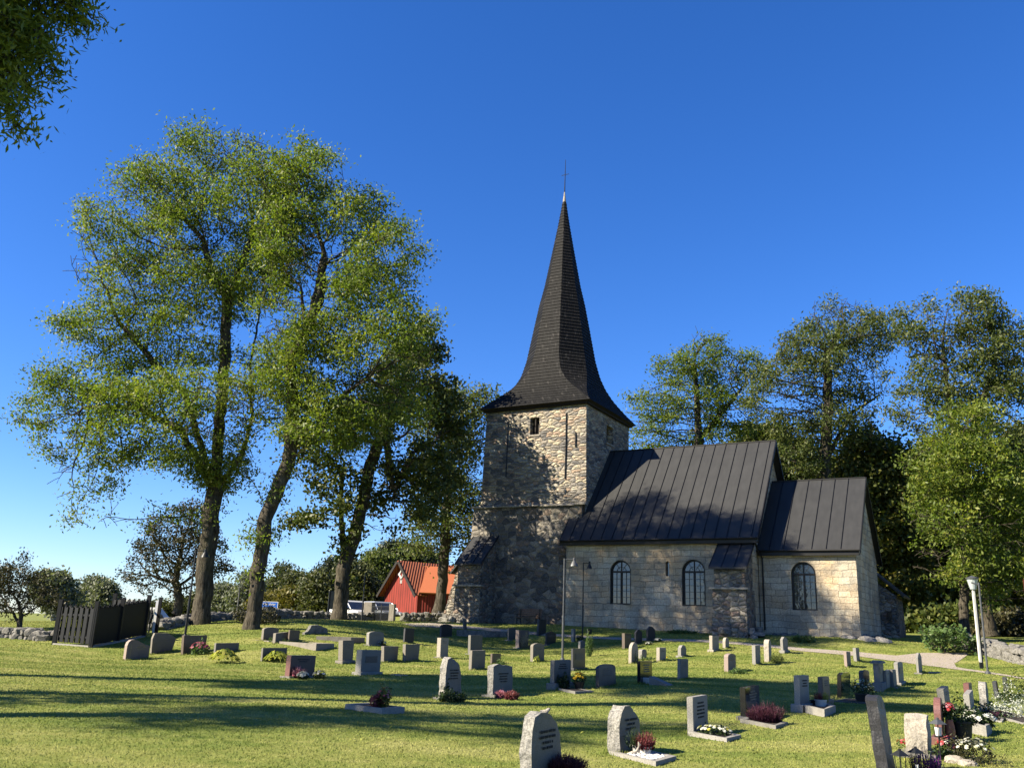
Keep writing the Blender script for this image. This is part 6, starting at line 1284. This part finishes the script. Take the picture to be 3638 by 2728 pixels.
p=P(*zG(1665,780),44); z_=tz(p.x,p.y); o=empty('gate_post',Vector((p.x,p.y,z_)),0,'white and dark post right behind the black fence','post'); m=MB(); m.box((-.12,-.05,-.1),(.0,.05,1.5)); m.build('white_board',M['white'],o); m=MB(); m.box((.003,-.06,-.1),(.14,.06,1.65)); m.build('dark_post',M['black'],o)
p=P(*zG(1575,770),44); z_=tz(p.x,p.y); o=empty('hose_reel',Vector((p.x,p.y,z_)),.6,'black hose reel behind the end of the black fence','hose reel'); m=MB(); n=20
for k in range(4): m.tube([(.02*k-.05,.3*math.cos(2*PI*i/n),.75+.3*math.sin(2*PI*i/n)) for i in range(n+1)],.035,6,False)
m.build('hose',M['tyre'],o); m=MB(); m.tube([(0,0,-.1),(0,0,1.2)],.04,6); m.build('stand',M['darkiron'],o)
# ---------------------------------------------------------------- vehicles, signs, barn
def car(loc,rz,paint,label,suv=True):
    o=empty('parked_car',loc,rz,label,'car'); L=4.6; Wd=.92
    # side profile (x forward, z)
    low=[(-2.3,.45),(-2.28,.95),(-2.15,1.05),(1.0,1.05),(2.1,.88),(2.3,.65),(2.3,.4)]
    prof_=[(-2.28,.35)]+low[0:]+[(2.2,.3),(-2.2,.3)]
    m=MB(); n=len(prof_); 
    vs=[(x,-Wd,z_) for x,z_ in prof_]+[(x,Wd,z_) for x,z_ in prof_]; m.add(vs,[tuple(range(n)),tuple(range(2*n-1,n-1,-1))]+[(i,n+i,n+(i+1)%n,(i+1)%n) for i in range(n)]); body=link('body',None or fixn(m.mesh()),M[paint],o)
    bm=bmesh.new(); bm.from_mesh(body.data); bmesh.ops.bevel(bm,geom=[e for e in bm.edges if e.calc_face_angle(0)>.4],offset=.09,segments=3,affect='EDGES'); bm.to_mesh(body.data); bm.free()
    cab=[(-2.1,1.04),(-1.85,1.56),(-1.5,1.64),(.1,1.64),(.35,1.58),(1.15,1.04)]; ins=.14
    m=MB(); n=len(cab); vs=[(x,-Wd+.03+(ins if z_>1.2 else 0),z_) for x,z_ in cab]+[(x,Wd-.03-(ins if z_>1.2 else 0),z_) for x,z_ in cab]; m.add(vs,[tuple(range(n)),tuple(range(2*n-1,n-1,-1))]+[(i,n+i,n+(i+1)%n,(i+1)%n) for i in range(n)]); link('windows',fixn(m.mesh()),M['glass'],o)
    m=MB(); m.hexa([(-1.95,-Wd+.13,1.58),(.25,-Wd+.13,1.60),(.25,Wd-.13,1.60),(-1.95,Wd-.13,1.58)],[(-1.6,-Wd+.2,1.70),(.1,-Wd+.2,1.70),(.1,Wd-.2,1.70),(-1.6,Wd-.2,1.70)])
    for sg in (-1,1):
        y1,y2=sg*(Wd-.02),sg*(Wd-.15)
        for (xa,xb) in ((-2.08,-1.75),(-.75,-.7),(1.16,.32)): m.tube([(xa,y1,1.05),(xb,y2,1.6)],.045,6)
    m.build('roof',M[paint],o,bevel=.02)
    for x in (-1.42,1.45):
        for sg in (-1,1):
            m=MB(); m.tube([(x,sg*(Wd-.2),.34),(x,sg*(Wd+.02),.34)],.35,18); w_=m.build('wheel',M['tyre'],o); m=MB(); m.tube([(x,sg*(Wd+.0),.34),(x,sg*(Wd+.03),.34)],.2,12); m.build('rim',M['carsilver'],w_)
    for sg in (-1,1): m=MB(); m.box((2.05,sg*.62-.18,.7),(2.32,sg*.62+.18,.84)); m.build('headlight',M['chrome'],o,bevel=.02)
    m=MB(); m.box((2.2,-.4,.5),(2.33,.4,.72)); m.build('grille',M['black'],o); m=MB(); m.box((.75,-Wd-.18,1.0),(.9,-Wd,1.15)); m.build('wing_mirror',M['black'],o)
    return o
def gz(x,y,d): p=P(x,y,d); return Vector((p.x,p.y,tz(p.x,p.y)))
p=P(762,1318,70); car(Vector((p.x,p.y,P(768,1297,70).z-1.70)),-.85,'carwhite','white estate car parked behind the dry stone wall')
p=P(822,1338,73); car(Vector((p.x,p.y,P(822,1300,73).z-1.66)),-.95,'carsilver','silver car seen through the bars of the iron gate')
p=P(308,1322,62); o=empty('white_van',Vector((p.x,p.y,P(308,1311,62).z-2.2)),.1,'white van roof showing above the black fence','van'); m=MB(); m.box((-1.6,-.9,.4),(1.1,.9,2.2)); m.build('body',M['white'],o,bevel=.12); m=MB(); m.hexa([(1.1,-.88,.4),(2.3,-.88,.4),(2.3,.88,.4),(1.1,.88,.4)],[(1.1,-.85,2.1),(1.7,-.8,1.5),(1.7,.8,1.5),(1.1,.85,2.1)]); m.build('cab',M['white'],o,bevel=.08); m=MB(); m.hexa([(1.3,-.9,1.2),(1.9,-.9,1.2),(1.9,-.88,1.2),(1.3,-.88,1.2)],[(1.3,-.88,1.8),(1.5,-.86,1.8),(1.5,-.8,1.8),(1.3,-.8,1.8)]); m.build('window',M['glass'],o)
for x in (-.9,1.5): m=MB(); m.tube([(x,-.95,.35),(x,-.7,.35)],.35,16); m.build('wheel',M['tyre'],o)
p=P(277,1304,60); zt=p.z; z_=tz(p.x,p.y); o=empty('road_sign',Vector((p.x,p.y,z_)),0,'plain white sign seen from behind above the black fence','sign'); m=MB(); m.box((-.28,-.02,zt-z_-.3),(.28,.02,zt-z_+.3)); m.build('panel',M['white'],o); m=MB(); m.tube([(.0,.06,-.2),(.0,.06,zt-z_)],.035,8); m.build('pole',M['iron'],o)
def text(s,loc,rot,size,mat,parent,name='lettering'):
    cu_=bpy.data.curves.new('t','FONT'); cu_.body=s; cu_.size=size; cu_.align_x='CENTER'; cu_.extrude=.004; o=bpy.data.objects.new('t',cu_); col.objects.link(o); dg=bpy.context.evaluated_depsgraph_get(); me=bpy.data.meshes.new_from_object(o.evaluated_get(dg)); bpy.data.objects.remove(o); o=link(name,me,mat,parent); o.location=loc; o.rotation_euler=rot; return o
b=gz(592,1322,66); zt=P(583,1308,66).z-b.z; o=empty('road_sign',b,-.15,'blue road sign with white lettering on two posts behind the wall','sign'); m=MB(); m.box((-1.05,-.03,zt-.28),(.25,0,zt+.30)); m.build('panel',M['bluesign'],o,bevel=.005)
m=MB(); [m.box(a_,b_) for a_,b_ in (((-1.05,-.036,zt+.27),(.25,-.031,zt+.30)),((-1.05,-.036,zt-.28),(.25,-.031,zt-.25)),((-1.05,-.036,zt-.28),(-1.02,-.031,zt+.30)),((.22,-.036,zt-.28),(.25,-.031,zt+.30)))]; m.build('border',M['white'],o)
text('Här slutar\nallmän väg',(-.4,-.036,zt+.05),(PI/2,0,0),.235,M['white'],o); m=MB(); m.tube([(-.9,.06,-.5),(-.9,.06,zt)],.035,8); m.build('pole',M['iron'],o); m=MB(); m.tube([(.05,.06,-.5),(.05,.06,zt)],.035,8); m.build('pole',M['iron'],o)
m=MB(); m.box((-1.1,-.03,zt-.85),(-.55,0,zt-.32)); m.build('lower_panel',M['cyansign'],o)
b=gz(710,1330,67); o=empty('notice_board',b,.5,'dark notice board left of the maple trunk behind the wall','notice board'); zt=P(710,1292,67).z-b.z; m=MB(); m.box((-.12,-.06,-.2),(0,.06,zt+.85-.3)); m.build('post',M['black'],o); m=MB(); m.box((.0,-.04,zt-.75),(1.1,.04,zt+.52)); m.build('board',M['iron'],o)
# red barn with orange tiled roofs
d=85; c=P(878,1272,d); mp=85*.97/1915; base=tz(c.x,c.y); zE_=P(870,1279,d).z; zA_=P(872,1213,d).z
th=.70; bd=Vector((math.cos(th),math.sin(th),0)); gd=Vector((math.sin(th),-math.cos(th),0))   # ridge direction, gable direction (towards right/near)
Lg=solve(lambda s:proj(Vector((c.x,c.y,zE_))+gd*s)[0]-proj(Vector((c.x,c.y,zE_))-gd*s)[0],72,.5,6)
o=empty('red_barn',Vector((c.x-.5,c.y,base)),0,'red boarded barn with orange tiled roofs behind the churchyard wall','barn'); He=zE_-base; Ha=zA_-base
m=MB(); a_=-gd*Lg; b_=gd*Lg; far_=bd*7; Z=Vector((0,0,1)); lo=-1.0
m.add([a_+Z*lo,b_+Z*lo,b_+Z*He,Z*(Ha-.15),a_+Z*He, a_+far_+Z*lo,b_+far_+Z*lo,b_+far_+Z*He,far_+Z*(Ha-.15),a_+far_+Z*He],[(0,1,2,3,4),(5,9,8,7,6),(0,4,9,5),(1,6,7,2)]); m.build('wall',M['red'],o)
def rslab(name,p0,p1,q1,q0,t,mat,par): m=MB(); n=(p1-p0).cross(q0-p0).normalized()*t; n=n if n.z>0 else -n; m.hexa([p0,p1,q1,q0],[p0+n,p1+n,q1+n,q0+n]); return m.build(name,mat,par)
ov=.55; dn=Vector((0,0,-(Ha-He)/Lg*.35))
for sg in (-1,1): 
    e0=gd*sg*(Lg+.35)+Z*He+dn-bd*ov; e1_=gd*sg*(Lg+.35)+Z*He+dn+far_; rslab('roof',e0,e1_,far_+Z*Ha,Z*Ha-bd*ov,.12,M['tiles'],o)
    rslab('verge_board',e0-bd*.08-Z*.15,e0-Z*.15,Z*Ha-bd*ov-Z*.15,Z*Ha-bd*(ov+.08)-Z*.15,.26,M['soffit'],o)
m=MB(); rc=Vector((0,0,Ha-1.15))-bd*.06; 
for k in range(4):
    aa=PI/4+k*PI/2; bb_=aa+PI/2; pA=rc+gd*math.cos(aa)*.42*0+gd*(.35*[0,1,0,-1][k])+Z*(.42*[1,0,-1,0][k]); k2=(k+1)%4; pB=rc+gd*(.35*[0,1,0,-1][k2])+Z*(.42*[1,0,-1,0][k2]); m.tube([pA,pB],.075,5); m.box((pA.x-.12,pA.y-.05,pA.z-.12),(pA.x+.12,pA.y+.03,pA.z+.12))
m.box((rc.x-.09,rc.y-.05,rc.z-.85),(rc.x+.09,rc.y+.03,rc.z-.45)); m.build('gable_ornament',M['white'],o)
# wing to the right, its eaves towards the churchyard
w0=b_+bd*.1; wd=Vector((.985,.17,0)); wn_=Vector((-.17,.985,0)); Lw=9; m=MB(); m.add([w0+Z*lo,w0+wd*Lw+Z*lo,w0+wd*Lw+Z*(He+.1),w0+Z*(He+.1),w0+wn_*6+Z*lo,w0+wd*Lw+wn_*6+Z*lo,w0+wd*Lw+wn_*6+Z*(He+.1),w0+wn_*6+Z*(He+.1),w0+wn_*3+Z*(Ha-.5),w0+wd*Lw+wn_*3+Z*(Ha-.5)],[(0,1,2,3),(4,7,6,5),(1,5,6,9,2),(0,3,8,7,4)]); wg=m.build('wing_wall',M['red'],o)
rslab('wing_roof',w0-wn_*.35+Z*(He-.12),w0+wd*(Lw+.3)-wn_*.35+Z*(He-.12),w0+wd*(Lw+.3)+wn_*3+Z*(Ha-.35),w0+wn_*3+wd*.9+Z*(Ha-.35),.12,M['tiles2'],o); rslab('wing_roof',w0+wn_*6.35+Z*(He-.12),w0+wd*(Lw+.3)+wn_*6.35+Z*(He-.12),w0+wd*(Lw+.3)+wn_*3+Z*(Ha-.35),w0+wn_*3+Z*(Ha-.35),.12,M['tiles2'],o)
m=MB(); q=w0+wd*3.1-wn_*.05; m.hexa([q+Z*.1,q+wd*1.1+Z*.1,q+wd*1.1+wn_*.04+Z*.1,q+wn_*.04+Z*.1],[q+Z*1.15,q+wd*1.1+Z*1.15,q+wd*1.1+wn_*.04+Z*1.15,q+wn_*.04+Z*1.15]); wo=m.build('window',M['white'],o)
m=MB(); q=w0+wd*3.2-wn_*.07
for k in range(2): qq=q+wd*(.5*k); m.hexa([qq+Z*.22,qq+wd*.4+Z*.22,qq+wd*.4+wn_*.02+Z*.22,qq+wn_*.02+Z*.22],[qq+Z*1.03,qq+wd*.4+Z*1.03,qq+wd*.4+wn_*.02+Z*1.03,qq+wn_*.02+Z*1.03])
m.build('pane',M['glass'],wo)
# ground ivy tangle at the foot of the second ash
plant('root_shoots',G(552,1346),'brown leafy shoots round the mossy foot of the forked ash','bush',M['haw'],2200,1.3,.9,.9,.12,.5,seed=50)
# shed corner at the right edge
p=P(2222,1200,55); z_=tz(p.x,p.y); o=empty('shed',Vector((p.x+1.6,p.y,z_)),.1,'grey roofed shed corner cut off by the right edge of the picture','shed'); zt=P(2205,1240,55).z-z_; m=MB(); m.box((-1.2,-1.5,-.3),(2.5,1.5,zt-.2)); m.build('wall',M['red'],o); rslab('roof',Vector((-1.7,-1.9,zt-.5)),Vector((3,-1.9,zt-.5)),Vector((3,0,zt+1.5)),Vector((-1.7,0,zt+1.5)),.12,M['g_grey'],o)
